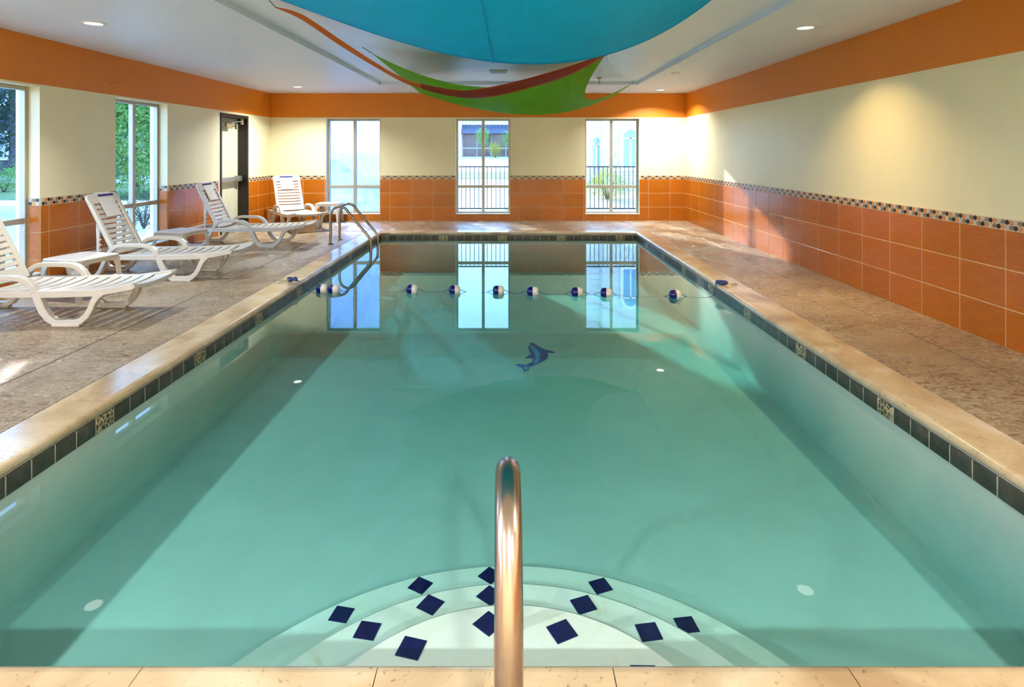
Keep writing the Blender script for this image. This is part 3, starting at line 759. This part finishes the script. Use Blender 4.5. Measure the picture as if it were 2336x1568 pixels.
    outline += [(0.271-rr+rr*math.cos(a), L-rr+rr*math.sin(a)) for a in [k*math.pi/2/n for k in range(n+1)]]
    outline += [(-0.271+rr-rr*math.sin(a), L-rr+rr*math.cos(a)) for a in [k*math.pi/2/n for k in range(n+1)]]
    k = len(outline)
    for off in (0.006, -0.028):
        for (y, q) in outline: p = at(q, off); v.append((p.x, y, p.y))
    fs = [tuple(range(k)), tuple(range(k, 2*k))[::-1]] + [(i, k+i, k+(i+1) % k, (i+1) % k) for i in range(k)]
    mb.add(v, fs); mb.build('head_board', pl, root, bevel=0.007)
    return root, at, L
proto, back_at, BL = make_lounger()
spots = [((-4.10, 5.33, 0), 0.0, 'cream white slatted sun lounger nearest the viewer, cut off at the picture edge'),
         ((-4.10, 7.07, 0), 0.0, 'second white slatted sun lounger in the row, in front of the tree window'),
         ((-4.10, 9.46, 0), 0.0, 'third white slatted sun lounger in the row, in front of the exit door'),
         ((-4.18, 11.68, 0), R(-55), 'white slatted sun lounger turned diagonally in the far left corner')]
loungers = []
for i, (loc, a, lb) in enumerate(spots):
    o = proto if i == 0 else copy_tree(proto)
    o.location = loc; o.rotation_euler = (0, 0, a); tag(o, lb, 'lounger', 'white resin sun loungers'); loungers.append(o)
def make_towel(name_loc, a, label, yoff):
    t = empty('folded_towel', name_loc, a); tag(t, label, 'towel', 'folded white towels over lounger backs')
    hw = 0.125
    front = [(0.45, 0.010), (0.55, 0.009), (0.65, 0.010), (BL-0.03, 0.012)]
    rear = [(BL-0.03, -0.034), (0.65, -0.036), (0.56, -0.038)]
    pts = [back_at(s_, o_) for s_, o_ in front] + [back_at(BL+0.012, -0.002), back_at(BL+0.014, -0.022)] + [back_at(s_, o_) for s_, o_ in rear]
    mb = MB(); v = []; n = len(pts); th = 0.010
    for i in range(n):
        d = (pts[min(i+1, n-1)] - pts[max(i-1, 0)]).normalized(); nn = Vector((-d.y, d.x)) * -1
        for yy, off in ((-hw, 0.0), (hw, 0.0), (hw, th), (-hw, th)):
            q = pts[i] - nn*off; v.append((q.x, yoff+yy + 0.006*math.sin(3*i), q.y))
    fs = [(0, 1, 2, 3), tuple(4*(n-1)+k for k in (3, 2, 1, 0))]
    for i in range(n-1):
        for k in range(4): x_, y_ = 4*i+k, 4*i+(k+1) % 4; fs.append((x_, y_, y_+4, x_+4))
    mb.add(v, fs); mb.build('towel_cloth', M['towel'], t, bevel=0.004)
    mb = MB(); v = []
    for s_, o_ in ((BL-0.045, 0.0225), (BL-0.024, 0.024), (BL-0.024, 0.014), (BL-0.045, 0.014)):
        q = back_at(s_, o_); v += [(q.x, yoff-hw-0.002, q.y), (q.x, yoff+hw+0.002, q.y)]
    mb.add(v, [(0, 2, 3, 1), (2, 4, 5, 3), (4, 6, 7, 5), (6, 0, 1, 7), (0, 6, 4, 2), (1, 3, 5, 7)]); mb.build('blue_stripe', M['towel_stripe'], t)
make_towel(spots[1][0], 0, 'folded white towel with blue stripe on the second lounger in the row', 0.03)
make_towel(spots[2][0], 0, 'folded white towel with blue stripe on the lounger before the exit door', 0.02)
make_towel(spots[3][0], R(-55), 'folded white towel with blue stripe on the far corner lounger', -0.01)

# ---------------------------------------------------------------- side tables
def make_table():
    root = empty('side_table'); s = 0.235; h = 0.41; pl = M['plastic']
    def rr(sz, r, n=5):
        out = []
        for cx, cy, a0 in ((sz-r, sz-r, 0), (-sz+r, sz-r, 90), (-sz+r, -sz+r, 180), (sz-r, -sz+r, 270)):
            out += [(cx+r*math.cos(R(a0+90*k/n)), cy+r*math.sin(R(a0+90*k/n))) for k in range(n+1)]
        return out
    mb = MB(); mb.prism(rr(s, 0.05), 'z', h-0.022, h); mb.build('table_top', pl, root, bevel=0.006)
    mb = MB()
    for sg in (-1, 1):      # arched aprons
        pr = [(-0.20, h-0.022), (-0.20, h-0.075), (-0.15, h-0.062), (-0.08, h-0.052), (0.08, h-0.052), (0.15, h-0.062), (0.20, h-0.075), (0.20, h-0.022)]
        mb.prism(pr, 'y', sg*0.222-0.006, sg*0.222+0.006); mb.prism(pr, 'x', sg*0.222-0.006, sg*0.222+0.006)
    mb.build('apron', pl, root)
    for sx in (-1, 1):
        for sy in (-1, 1):
            mb = MB()   # tapering angle leg, slightly splayed
            def ring(z, c, w):
                x, y = sx*c, sy*c
                return [(x, y, z), (x-sx*w, y, z), (x-sx*w, y-sy*0.012, z), (x-sx*0.012, y-sy*0.012, z), (x-sx*0.012, y-sy*w, z), (x, y-sy*w, z)]
            r1, r2, r3 = ring(0, 0.248, 0.040), ring(h-0.12, 0.234, 0.056), ring(h-0.024, 0.228, 0.095)
            fs = [tuple(range(6))[::-1], tuple(range(12, 18))]
            for k in range(6):
                j = (k+1) % 6; fs += [(k, j, 6+j, 6+k), (6+k, 6+j, 12+j, 12+k)]
            mb.add(r1+r2+r3, fs); mb.build('leg', pl, root, bevel=0.003, segs=1)
    return root
tb = make_table()
tabs = [((-4.33, 6.06, 0), R(-14), 'small white resin side table between the nearest and second loungers'),
        ((-4.42, 8.05, 0), R(-14), 'small white resin side table between the second and third loungers'),
        ((-3.76, 12.40, 0), R(4), 'small white resin side table under the fogged window by the ladder')]
for i, (loc, a, lb) in enumerate(tabs):
    o = tb if i == 0 else copy_tree(tb)
    o.location = loc; o.rotation_euler = (0, 0, a); tag(o, lb, 'side table', 'white resin side tables')

# ---------------------------------------------------------------- ceiling things
def downlight(x, y, z, label, watts=LAMP_W, spread=108, col=LAMP_COL):
    d = tag(empty('downlight', (x, y, z)), label, 'ceiling light', 'round recessed ceiling lights')
    mb = MB(); mb.lathe([(0.075, -0.002), (0.082, -0.010), (0.100, -0.010), (0.108, -0.004), (0.108, 0.0)], 28); mb.build('trim_ring', M['trim_white'], d)
    mb = MB(); mb.lathe([(0.0, -0.012), (0.04, -0.011), (0.065, -0.007), (0.076, -0.001)], 24); mb.build('lens', M['lens'], d)
    ld = bpy.data.lights.new('downlight_lamp', 'AREA'); ld.shape = 'DISK'; ld.size = 0.15; ld.energy = watts; ld.color = col; ld.spread = R(spread)
    lo = bpy.data.objects.new('downlight_lamp', ld); COL.objects.link(lo); lo.parent = d; lo.location = (0, 0, -0.016)
downlight(-4.02, 5.78, ZC, 'bright recessed ceiling light over the nearest loungers')
downlight(-4.05, 11.40, ZC, 'small far recessed ceiling light above the corner lounger', 46.0, 138)
downlight(2.93, 5.98, ZC, 'bright recessed ceiling light near the right wall', 10.0, 112, (1.0, 0.72, 0.36))
downlight(2.98, 12.0, ZC, 'small far recessed ceiling light above the right window', 36.0, 138)
for x, y, lb in ((-4.02, 0.2, 'recessed ceiling light beside the viewer on the window side'), (2.93, 0.4, 'recessed ceiling light beside the viewer on the blank wall side'),
                 (0.45, -2.2, 'recessed ceiling light behind the viewer, in the middle'), (-2.6, -2.2, 'added fill light behind the viewer on the window side'), (2.6, -2.2, 'added fill light behind the viewer on the blank wall side')):
    downlight(x, y, ZC, lb, 46.0 if x > 2 else 122.0, 172)  # outer pair behind the viewer is added to brighten the room

p = P(1367, 192, 10.5)
spr = tag(empty('sprinkler', (p.x, p.y, TZ)), 'small pendant fire sprinkler by the green sail corner', 'sprinkler')
mb = MB(); mb.lathe([(0.0, -0.002), (0.05, -0.002), (0.045, -0.02), (0.02, -0.03), (0.012, -0.03), (0.012, -0.06), (0.0, -0.06)], 16); mb.build('escutcheon', M['trim_white'], spr)
mb = MB(); mb.tube([(0.012, 0, -0.06), (0.018, 0, -0.085), (0.004, 0, -0.11)], 0.004, 6); mb.tube([(-0.012, 0, -0.06), (-0.018, 0, -0.085), (-0.004, 0, -0.11)], 0.004, 6); mb.lathe([(0.0, -0.11), (0.02, -0.112), (0.02, -0.116), (0.0, -0.118)], 12); mb.build('deflector', M['grey_metal'], spr)
p = P(1137, 169, 9.6)
vent = tag(empty('ceiling_vent', (p.x, p.y+0.1, TZ)), 'pale square perforated vent plate in the tray above the sails', 'vent')
mb = MB(); mb.box((-0.14, -0.16, -0.012), (0.14, 0.16, 0.0)); mb.build('plate', M['trim_white'], vent, bevel=0.004)
mb = MB()
for i in range(9): mb.box((-0.12, -0.14+i*0.032, -0.02), (0.12, -0.128+i*0.032, -0.012))
tag(mb.build('louvres', M['trim_white'], vent), kind='stuff')
p = P(1541, 167, 9.46)
det = tag(empty('smoke_detector', (p.x, p.y, ZC)), 'flat white round detector disc on the ceiling near right wall', 'detector')
mb = MB(); mb.lathe([(0.0, -0.014), (0.05, -0.014), (0.062, -0.008), (0.066, 0.0)], 24); mb.build('cover', M['trim_white'], det)

# ---------------------------------------------------------------- fabric sails
def grid_mesh(fn, nu, nv):
    mb = MB(); v = [fn(i/nu, j/nv) for j in range(nv+1) for i in range(nu+1)]
    mb.add(v, [(j*(nu+1)+i, j*(nu+1)+i+1, (j+1)*(nu+1)+i+1, (j+1)*(nu+1)+i) for j in range(nv) for i in range(nu)], 0, True); return mb
def cloth(root, name, fn, nu, nv, mat, th=0.004):
    c = root.location; o = grid_mesh(lambda u, v: Vector(fn(u, v)) - c, nu, nv).build(name, mat, root)
    s = o.modifiers.new('thickness', 'SOLIDIFY'); s.thickness = th; s.offset = 0; return o
def cord(root, a, b):
    c = root.location; mb = MB(); mb.tube([Vector(a)-c, Vector(b)-c], 0.006, 6); mb.build('tie_cord', M['grey_metal'], root)
# big teal sail overhead
tx0, tx1, ty0, ty1 = -2.32, 1.62, 1.0, 4.25
def teal(u, v):
    w = u**1.42; s = 4*w*(1-w)
    x = tx0 + (tx1-tx0)*u; edge = 0.20*(1-(2*u-1)**2)
    y = ty0 + (ty1-edge*1.2-ty0)*v + (1-v)*edge
    sag = s*(0.50 + 0.17*v**1.5)
    wr = 0.015*math.sin(26*v+4*u)*max(0, (v-0.72)/0.28)**1.5*s
    return (x, y, 2.72 - sag + wr - 0.03*math.sin(math.pi*v)*s)
sail = tag(empty('shade_sail', (-0.2, 2.6, 2.2)), 'large teal fabric sail sagging overhead at the top of the view', 'sail', 'fabric sails under the ceiling')
cloth(sail, 'sail_cloth', teal, 60, 48, M['teal'])
pts = [Vector(teal(0.553 + 0.004*(v/24)**2, v/24)) - Vector((0, 0, 0.003)) - sail.location for v in range(25)]
mb = MB(); mb.tube(pts, 0.0065, 6); mb.build('seam', M['teal'], sail)
for u, v, dx, dy in ((0, 0, -0.1, -0.1), (1, 0, 0.1, -0.1), (0, 1, -0.15, 0.1), (1, 1, 0.15, 0.1)):
    q = Vector(teal(u, v)); cord(sail, q, (q.x+dx, q.y+dy, TZ))
# orange sail: a narrow hammock between two ceiling hooks
low = [(630,18,5.12),(689,45,5.45),(778,105,5.9),(856,151,6.2),(938,192,6.45),(1032,219,6.65),(1112,222,6.8),(1223,197,6.95),(1312,166,7.1),(1379,129,7.3),(1404,117,7.42)]
upp = [(630,16,5.10),(692,35,5.25),(781,94,5.55),(858,144,5.75),(925,181,5.9),(1027,204,6.0),(1090,204,6.15),(1201,180,6.4),(1312,147,6.75),(1379,124,7.2),(1404,117,7.42)]
lowc = smooth_path([P(*q) for q in low], 6); uppc = smooth_path([P(*q) for q in upp], 6); NL = len(lowc)-1
def orange(u, v):
    i = min(int(round(u*NL)), NL); a, b = lowc[i], uppc[i]; q = a.lerp(b, v); q.z -= 0.05*math.sin(math.pi*v)*math.sin(math.pi*u)*0.5
    return q
os_ = tag(empty('shade_sail', (-0.3, 6.3, 2.3)), 'narrow burnt orange fabric sail hanging in a swag across the pool', 'sail', 'fabric sails under the ceiling')
oc = cloth(os_, 'sail_cloth', orange, NL, 8, M['sail_orange']); oc.data.materials.append(M['sail_orange_shade'])
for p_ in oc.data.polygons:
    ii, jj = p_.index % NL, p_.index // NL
    if ii/NL > 0.42 and jj >= 2: p_.material_index = 1  # shaded underside of the sail painted into these faces
def hem(u, v):
    i = min(int(round(u*NL)), NL); q = lowc[i].copy(); k = math.sin(math.pi*min(1, u*1.02))**0.7 if 0 < u < 1 else 0
    q.z += (0.062*(1-u)**2.4 + 0.009)*v*k; q.y -= 0.01*v + 0.012; return q
cloth(os_, 'hem', hem, NL, 2, M['sail_orange'], 0.005)
cord(os_, lowc[0], lowc[0]+Vector((-0.04, -0.05, 0.05))); cord(os_, lowc[-1], lowc[-1]+Vector((0.12, 0.1, 0.05)))
# green sail: four corners, edges curving in and down
C1, C2, C3, C4 = P(910, 174, 10.0), P(1441, 191, 10.9), P(1378, 129, 7.85), Vector((-1.75, 7.55, 2.70))
def quad(a, m, b, t): return a*((1-t)*(1-2*t)) + m*(4*t*(1-t)) + b*(t*(2*t-1))
eF = lambda t: quad(C1, Vector((0.35, 10.05, 2.10)), C2, t)          # far edge
eN = lambda t: quad(C4, Vector((-0.25, 7.85, 2.30)), C3, t)          # near edge
eL = lambda t: quad(C4, Vector((-1.35, 8.8, 2.34)), C1, t)
eR = lambda t: quad(C3, P(1341, 226, 9.1), C2, t)
def green(u, v):
    c = eN(u)*(1-v) + eF(u)*v + eL(v)*(1-u) + eR(v)*u - (C4*(1-u)*(1-v) + C3*u*(1-v) + C1*(1-u)*v + C2*u*v)
    wr = 0.008*math.sin(30*(v+0.5*u))*u*(1-u)*4*math.sin(math.pi*v)
    c = Vector(c); c.z += wr + 0.30*math.sin(math.pi*u)*math.sin(math.pi*v); return c
gs = tag(empty('shade_sail', (0.3, 9.0, 2.3)), 'bright green fabric sail hanging near the far end of pool', 'sail', 'fabric sails under the ceiling')
cloth(gs, 'sail_cloth', green, 48, 36, M['sail_green'])
for q, d in ((C1, (-0.1, 0.1)), (C2, (0.06, 0.06)), (C3, (0.1, -0.06)), (C4, (-0.1, -0.1))):
    cord(gs, q, (q.x+d[0], q.y+d[1], TZ))

# ---------------------------------------------------------------- outside
def leaf_mat(name, c1, c2):
    t = NT(name); oi = t.noise(t.pos(), 7, 3); c = t.ramp(oi, [(0.3, c1), (0.7, c2)])
    d = t.n('ShaderNodeBsdfDiffuse'); s = t.n('ShaderNodeBsdfTranslucent'); t.l(c, d.inputs[0]); t.l(c, s.inputs[0])
    m1 = t.n('ShaderNodeMixShader'); m1.inputs[0].default_value = 0.45; t.l(d.outputs[0], m1.inputs[1]); t.l(s.outputs[0], m1.inputs[2]); t.l(m1.outputs[0], t.out.inputs[0]); return t.m
M['leaf'] = leaf_mat('evergreen_leaf', srgb(74, 122, 62), srgb(142, 182, 104))
M['leaf_dark'] = leaf_mat('dark_leaf', srgb(34, 56, 48), srgb(66, 90, 76))  # dark green leaves of the street trees and twiggy shrub
M['leaf_yellow'] = leaf_mat('yellow_leaf', srgb(130, 140, 60), srgb(196, 186, 84))
M['bark'] = simple('bark', srgb(92, 74, 60), 0.9, var=0.2)
M['concrete'] = simple('pale_concrete', srgb(168, 166, 162), 0.85, var=0.06, vscale=1.5)
M['asphalt'] = simple('light_asphalt', srgb(150, 150, 152), 0.9, vscale=2)
M['lawn'] = simple('lawn', srgb(88, 108, 60), 0.9, var=0.2, vscale=4)
M['mulch'] = simple('mulch_bed', srgb(160, 138, 104), 0.9, var=0.2, vscale=9)
M['fence'] = simple('black_fence', srgb(44, 50, 58), 0.4, 0.4)
M['stucco'] = simple('white_stucco', srgb(236, 234, 228), 0.8, vscale=2)
M['awning'] = simple('blue_grey_awning', srgb(60, 68, 90), 0.4, 0.3)
M['shopglass'] = simple('dark_shop_glass', srgb(34, 52, 72), 0.12)
M['stone'] = simple('pale_stone', srgb(214, 212, 206), 0.85, var=0.18, vscale=5, bump=0.5)
M['bwin'] = simple('building_window', srgb(122, 158, 184), 0.1)
M['kerb'] = simple('kerb', srgb(214, 212, 204), 0.8)
M['car_paint'] = simple('car_paint', srgb(226, 230, 236), 0.2, spec=0.7)
M['car_glass'] = simple('car_glass', srgb(40, 56, 74), 0.08)
M['tyre'] = simple('tyre_rubber', srgb(36, 36, 38), 0.8)

ZG = -0.12
mb = MB(); ys = [YF+TH, 17, 20, 30, 45, 70, 160]; zs_ = [ZG, ZG, ZG, 0.1, 0.45, 0.90, 1.3]
for i in range(len(ys)-1):
    mb.add([(-60, ys[i], zs_[i]), (60, ys[i], zs_[i]), (60, ys[i+1], zs_[i+1]), (-60, ys[i+1], zs_[i+1])], [(0, 1, 2, 3)], 0)
mb.add([(-90, -40, ZG), (XL-TH, -40, ZG), (XL-TH, YF+TH, ZG), (-90, YF+TH, ZG)], [(0, 1, 2, 3)], 0)
tag(mb.build('ground_outside', M['concrete']), 'pale concrete paving outside the windows', kind='structure')
def gstrip(name, pts, mat, label, th=0.03):
    mb = MB(); n = len(pts); mb.add([(x, y, z) for x, y, z in pts] + [(x, y, z+th) for x, y, z in pts], [tuple(range(n))[::-1], tuple(range(n, 2*n))] + [(i, (i+1) % n, n+(i+1) % n, n+i) for i in range(n)])
    return tag(mb.build(name, mat), label, kind='structure')
gstrip('lawn_strip', [(-3.0, 30, 0.09), (4.0, 30, 0.09), (4.4, 36, 0.23), (-3.4, 36, 0.23)], M['lawn'], 'grass verge beyond the black fence')
gstrip('lawn_patch', [(-0.25, 15.2, ZG), (0.6, 15.2, ZG), (0.6, 19, ZG), (0.05, 19, ZG)], M['lawn'], 'small grass patch beside the path outside middle window')
gstrip('mulch_bed', [(1.9, 15.5, ZG), (5.6, 15.5, ZG), (6.5, 22, -0.02), (2.4, 22, -0.02)], M['mulch'], 'straw coloured planting bed outside the right window')
gstrip('road', [(-60, 15.6, ZG-0.005), (-9.6, 15.6, ZG-0.005), (-9.6, 13.2, ZG-0.005), (-60, 13.2, ZG-0.005)], M['asphalt'], 'pale road outside the left windows', 0.02)
gstrip('kerb_strip', [(-30, 17.4, ZG), (-9, 17.4, ZG), (-9, 17.7, ZG), (-30, 17.7, ZG)], M['kerb'], 'pale kerb at the edge of the road outside', 0.15)
gstrip('lawn_outside', [(-34, 17.7, ZG), (-9, 17.7, ZG), (-9, 26, ZG+0.1), (-34, 26, ZG+0.1)], M['lawn'], 'grass behind the kerb outside the left windows', 0.12)

# black picket fence beyond the far windows
fen = tag(empty('picket_fence', (0.7, 14.5, ZG)), 'black metal picket fence outside the far windows', 'fence')
def fbox(name, a, b):
    mb = MB(); mb.box(a, b); mb.build(name, M['fence'], fen)
ft, fb = 1.115-ZG, 0.075-ZG
fbox('top_rail', (-2.05, -0.015, ft-0.03), (3.6, 0.015, ft)); fbox('bottom_rail', (-2.05, -0.015, fb), (3.6, 0.015, fb+0.03))
mb = MB(); mb.box((-0.008, -0.008, fb), (0.008, 0.008, ft)); pk = mb.mesh('picket', M['fence'])
x = -2.0
while x < 3.6:
    o = new_obj('picket', pk, fen, (x, 0, 0)); x += 0.1035
for x in (-2.02, 0.72, 3.55): fbox('fence_post', (x-0.035, -0.035, 0), (x+0.035, 0.035, ft+0.06))

# shop across the parking lot
shop = tag(empty('shop_building', (-2.5, 70, 0.90)), 'white shop building with a blue grey metal awning across the parking lot', 'building')
def sbox(name, a, b, mat, par=None):
    mb = MB(); mb.box(a, b); return mb.build(name, mat, par or shop)
sbox('wall', (-9, 0.6, 0), (9, 5, 4.9), M['stucco']); sbox('corner_pier', (-5.5, -0.3, 0), (-3.25, 0.6, 4.9), M['stucco'])
sbox('parapet', (-9, 0.3, 4.25), (9, 0.6, 5.0), M['stucco'])
aw = MB(); aw.prism([(0.6, 3.75), (-1.3, 2.72), (-1.3, 2.62), (0.6, 2.62)], 'x', -3.2, 9.0); awn = aw.build('awning', M['awning'], shop)
for i in range(30):
    x = -3.2 + i*0.42; mb = MB(); mb.prism([(0.62, 3.80), (-1.32, 2.77), (-1.32, 2.70), (0.62, 3.73)], 'x', x-0.04, x+0.04); mb.build('awning_rib', M['car_glass'], awn)
for i in range(7):
    x = -3.2 + i*1.7; f = sbox('shop_window', (x+0.06, 0.45, 0.05), (x+1.64, 0.6, 2.6), M['shopglass']); sbox('window_bar', (x+0.06, 0.42, 0.95), (x+1.64, 0.46, 1.02), M['stucco'], f)
# building behind the right window
bld = tag(empty('stone_building', (5.0, 27, 0.0)), 'pale stone and siding building with arched windows outside right window', 'building')
def bbox(name, a, b, mat, par=None):
    mb = MB(); mb.box(a, b); return mb.build(name, mat, par or bld)
bbox('siding_wall', (-2.6, 1.0, 0), (-0.9, 9, 7.5), M['stucco'])
for i in range(26): bbox('siding_board', (-2.62, 0.97, 0.1+i*0.28), (-0.9, 1.0, 0.36+i*0.28), M['stucco'])
bbox('stone_wall', (-0.9, 0, -0.1), (7, 9, 6.4), M['stone'])
bbox('fascia', (-1.0, -0.12, 6.3), (7.1, 9, 6.7), M['stucco'])
rs = random.Random(4)
sm = {}
for r in range(22):
    x = -0.88 + rs.uniform(0, 0.12)
    while x < 1.6:
        w = rs.choice((0.18, 0.26, 0.36)); 
        if w not in sm:
            mb = MB(); mb.box((0.008, -0.03, 0.008), (w-0.008, 0.01, 0.142)); sm[w] = mb.mesh('stone', M['stone'])
        new_obj('stone', sm[w], bld, (x, 0, -0.05+r*0.15)); x += w
def arch(xc, w, z0, zs, hh, y, par=None):
    pts = [(xc-w/2, z0), (xc+w/2, z0), (xc+w/2, zs)] + [(xc+w/2*math.cos(a), zs+hh*math.sin(a)) for a in [k*math.pi/10 for k in range(1, 10)]] + [(xc-w/2, zs)]
    fr = [(xc-w/2-0.14, z0-0.14), (xc+w/2+0.14, z0-0.14), (xc+w/2+0.14, zs)] + [(xc+(w/2+0.14)*math.cos(a), zs+(hh+0.14)*math.sin(a)) for a in [k*math.pi/10 for k in range(1, 10)]] + [(xc-w/2-0.14, zs)]
    mb = MB(); mb.prism(fr, 'y', y-0.06, y+0.02); f = mb.build('arched_window', M['stucco'], bld)
    mb = MB(); mb.prism(pts, 'y', y-0.075, y-0.055); mb.build('pane', M['bwin'], f)
    mb = MB(); mb.box((xc-0.03, y-0.10, z0), (xc+0.03, y-0.07, zs)); mb.box((xc-w/2, y-0.10, zs-0.06), (xc+w/2, y-0.07, zs)); mb.build('glazing_bar', M['stucco'], f)
arch(0.35, 0.62, 0.75, 2.1, 0.36, -0.03); arch(-1.05, 0.34, 0.4, 1.85, 0.3, 0.90)
for zz in (3.6,):
    arch(0.35, 0.62, zz, zz+1.3, 0.36, -0.03); arch(1.8, 0.62, zz, zz+1.3, 0.36, -0.03); arch(-1.75, 0.5, zz, zz+1.4, 0.2, 0.97)

def plant(name, loc, label, cat, n, shape, leaf, mat, trunk_h, trunk_r, seed, stems=1):
    rnd = random.Random(seed); root = tag(empty(name, loc), label, cat); mb = MB()
    clumps = [shape(rnd) for _ in range(max(6, n//45))]
    for i in range(n):
        c = rnd.choice(clumps); p = Vector(c) + Vector((rnd.gauss(0, 1), rnd.gauss(0, 1), rnd.gauss(0, 1)))*leaf*1.9
        p.z = max(0.03, p.z)
        d = Vector((rnd.gauss(0, 1), rnd.gauss(0, 1), rnd.gauss(0, 1)+0.3)).normalized(); s = leaf*rnd.uniform(0.5, 1.1)
        t = d.orthogonal().normalized(); w = d.cross(t)
        mb.add([p - t*s*0.4, p + d*s*0.5 - w*s*0.1, p + d*s*1.2, p + t*s*0.4 + d*s*0.4], [(0, 1, 2, 3)])
    tag(mb.build('foliage', mat, root), kind='stuff')
    mb = MB()
    for k in range(stems):
        a = 2*math.pi*k/stems; sp = 0.0 if stems == 1 else trunk_h*0.5
        mb.tube([(0, 0, -0.02), (math.cos(a)*sp*0.4, math.sin(a)*sp*0.4, trunk_h*0.5), (math.cos(a)*sp, math.sin(a)*sp, trunk_h)], [trunk_r, trunk_r*0.8, trunk_r*0.4], 6)
    mb.build('trunk' if stems == 1 else 'stem', M['bark'], root)
    return root
def cone(rx, h, z0):
    def f(r):
        t = r.random()**0.8; a = r.uniform(0, 2*math.pi); q = rx*(1-0.62*t)*math.sqrt(r.uniform(0.35, 1)); return (q*math.cos(a), q*math.sin(a), z0 + t*h)
    return f
def ball(rx, rz, zc):
    def f(r):
        v = Vector((r.gauss(0, 1), r.gauss(0, 1), r.gauss(0, 1))).normalized()*(r.uniform(0.5, 1)); return (v.x*rx, v.y*rx, zc+v.z*rz)
    return f
plant('evergreen_tree', (-12.3, 19.6, ZG+0.1), 'dense bright green evergreen tree outside the second left window', 'tree', 40000, cone(2.2, 4.8, 0.15), 0.13, M['leaf'], 3.2, 0.16, 1)
plant('street_tree', (-23, 25.5, ZG+0.1), 'tall dark tree outside the nearest left window', 'tree', 7000, ball(3.6, 3.0, 4.4), 0.26, M['leaf_dark'], 3.6, 0.2, 2)
plant('street_tree', (-30, 28.5, ZG), 'distant dark tree seen past the nearest left window edge', 'tree', 5000, ball(3.2, 3.0, 4.6), 0.3, M['leaf_dark'], 4, 0.25, 12)
plant('twiggy_shrub', (-7.55, 12.35, ZG), 'thin twiggy shrub low outside the second left window', 'shrub', 1500, ball(0.55, 0.40, 0.42), 0.045, M['leaf_dark'], 0.6, 0.014, 3, 7)
plant('round_shrub', (-17.9, 21.2, ZG+0.1), 'small pale shrub by the road outside the nearest left window', 'shrub', 1500, ball(0.7, 0.45, 0.5), 0.08, M['leaf'], 0.4, 0.03, 4, 4)
plant('yellow_bush', (3.05, 19.0, ZG), 'yellow green bush behind the fence outside right window', 'bush', 5000, ball(0.75, 0.48, 0.55), 0.055, M['leaf_yellow'], 0.7, 0.02, 5, 6)
plant('young_tree', (-3.05, 64, 0.80), 'slim young tree before the shop, left pane of middle window', 'tree', 2200, ball(0.62, 1.0, 2.2), 0.12, M['leaf'], 2.0, 0.06, 6)
plant('young_tree', (-0.25, 64, 0.80), 'slim young tree before the shop, right pane of middle window', 'tree', 2000, ball(0.55, 0.85, 2.0), 0.12, M['leaf'], 1.8, 0.06, 8)
plant('pale_bush', (-1.75, 66, 0.82), 'pale rounded bush before the shop window', 'bush', 1600, ball(0.6, 0.7, 0.85), 0.12, M['leaf_yellow'], 0.6, 0.04, 9, 4)
# dark neighbouring building seen past the left windows
nb = tag(empty('neighbour_building', (-26, 33, 0)), 'dark blue grey building behind the trees outside left windows', 'building')
mb = MB(); mb.box((-14, 0, 0), (10, 8, 7)); mb.build('wall', simple('blue_grey_wall', srgb(56, 64, 82), 0.8), nb)  # wall in dark blue grey
mb = MB(); mb.box((-14.3, -0.3, 7), (10.3, 8.3, 7.5)); mb.build('roof', M['fence'], nb)
for i in range(9):
    for k in range(2):
        mb = MB(); mb.box((-13+i*2.5, -0.06, 1.0+k*3), (-11.6+i*2.5, 0.02, 2.6+k*3)); f = mb.build('window', M['stucco'], nb)
        mb = MB(); mb.box((-12.9+i*2.5, -0.08, 1.1+k*3), (-11.7+i*2.5, -0.05, 2.5+k*3)); mb.build('pane', M['bwin'], f)
# parked car behind the fogged window
car = tag(empty('parked_car', (-5.6, 19.0, ZG)), 'white parked car blurred behind the fogged window', 'car')
prof = [(-2.25,0.30),(2.2,0.30),(2.25,0.55),(2.15,0.74),(1.25,0.88),(0.95,0.92),(-1.9,0.95),(-2.2,0.85)]
mb = MB(); mb.prism(prof, 'y', -0.85, 0.85); mb.build('body', M['car_paint'], car, bevel=0.05)
cab = [(-1.85,0.93),(1.05,0.90),(0.35,1.36),(0.05,1.42),(-1.2,1.42),(-1.55,1.34)]
mb = MB(); mb.prism(cab, 'y', -0.74, 0.74); mb.build('cabin', M['car_paint'], car, bevel=0.05)
for wpts in ([(-1.62,0.97),(-0.62,0.96),(-0.62,1.33),(-1.35,1.31)], [(-0.54,0.96),(0.82,0.95),(0.24,1.33),(-0.54,1.34)]):
    for sy in (-1, 1):
        mb = MB(); mb.prism(wpts, 'y', *sorted((sy*0.735, sy*0.755))); mb.build('side_window', M['car_glass'], car)
for wx in (-1.4, 1.4):
    for sy in (-0.80, 0.80):
        mb = MB(); mb.lathe([(0.0, -0.1), (0.20, -0.1), (0.31, -0.09), (0.32, 0.0), (0.31, 0.09), (0.20, 0.1), (0.0, 0.1)], 20)
        o = mb.build('wheel', M['tyre'], car, (wx, sy, 0.32)); o.rotation_euler = (R(90), 0, 0)
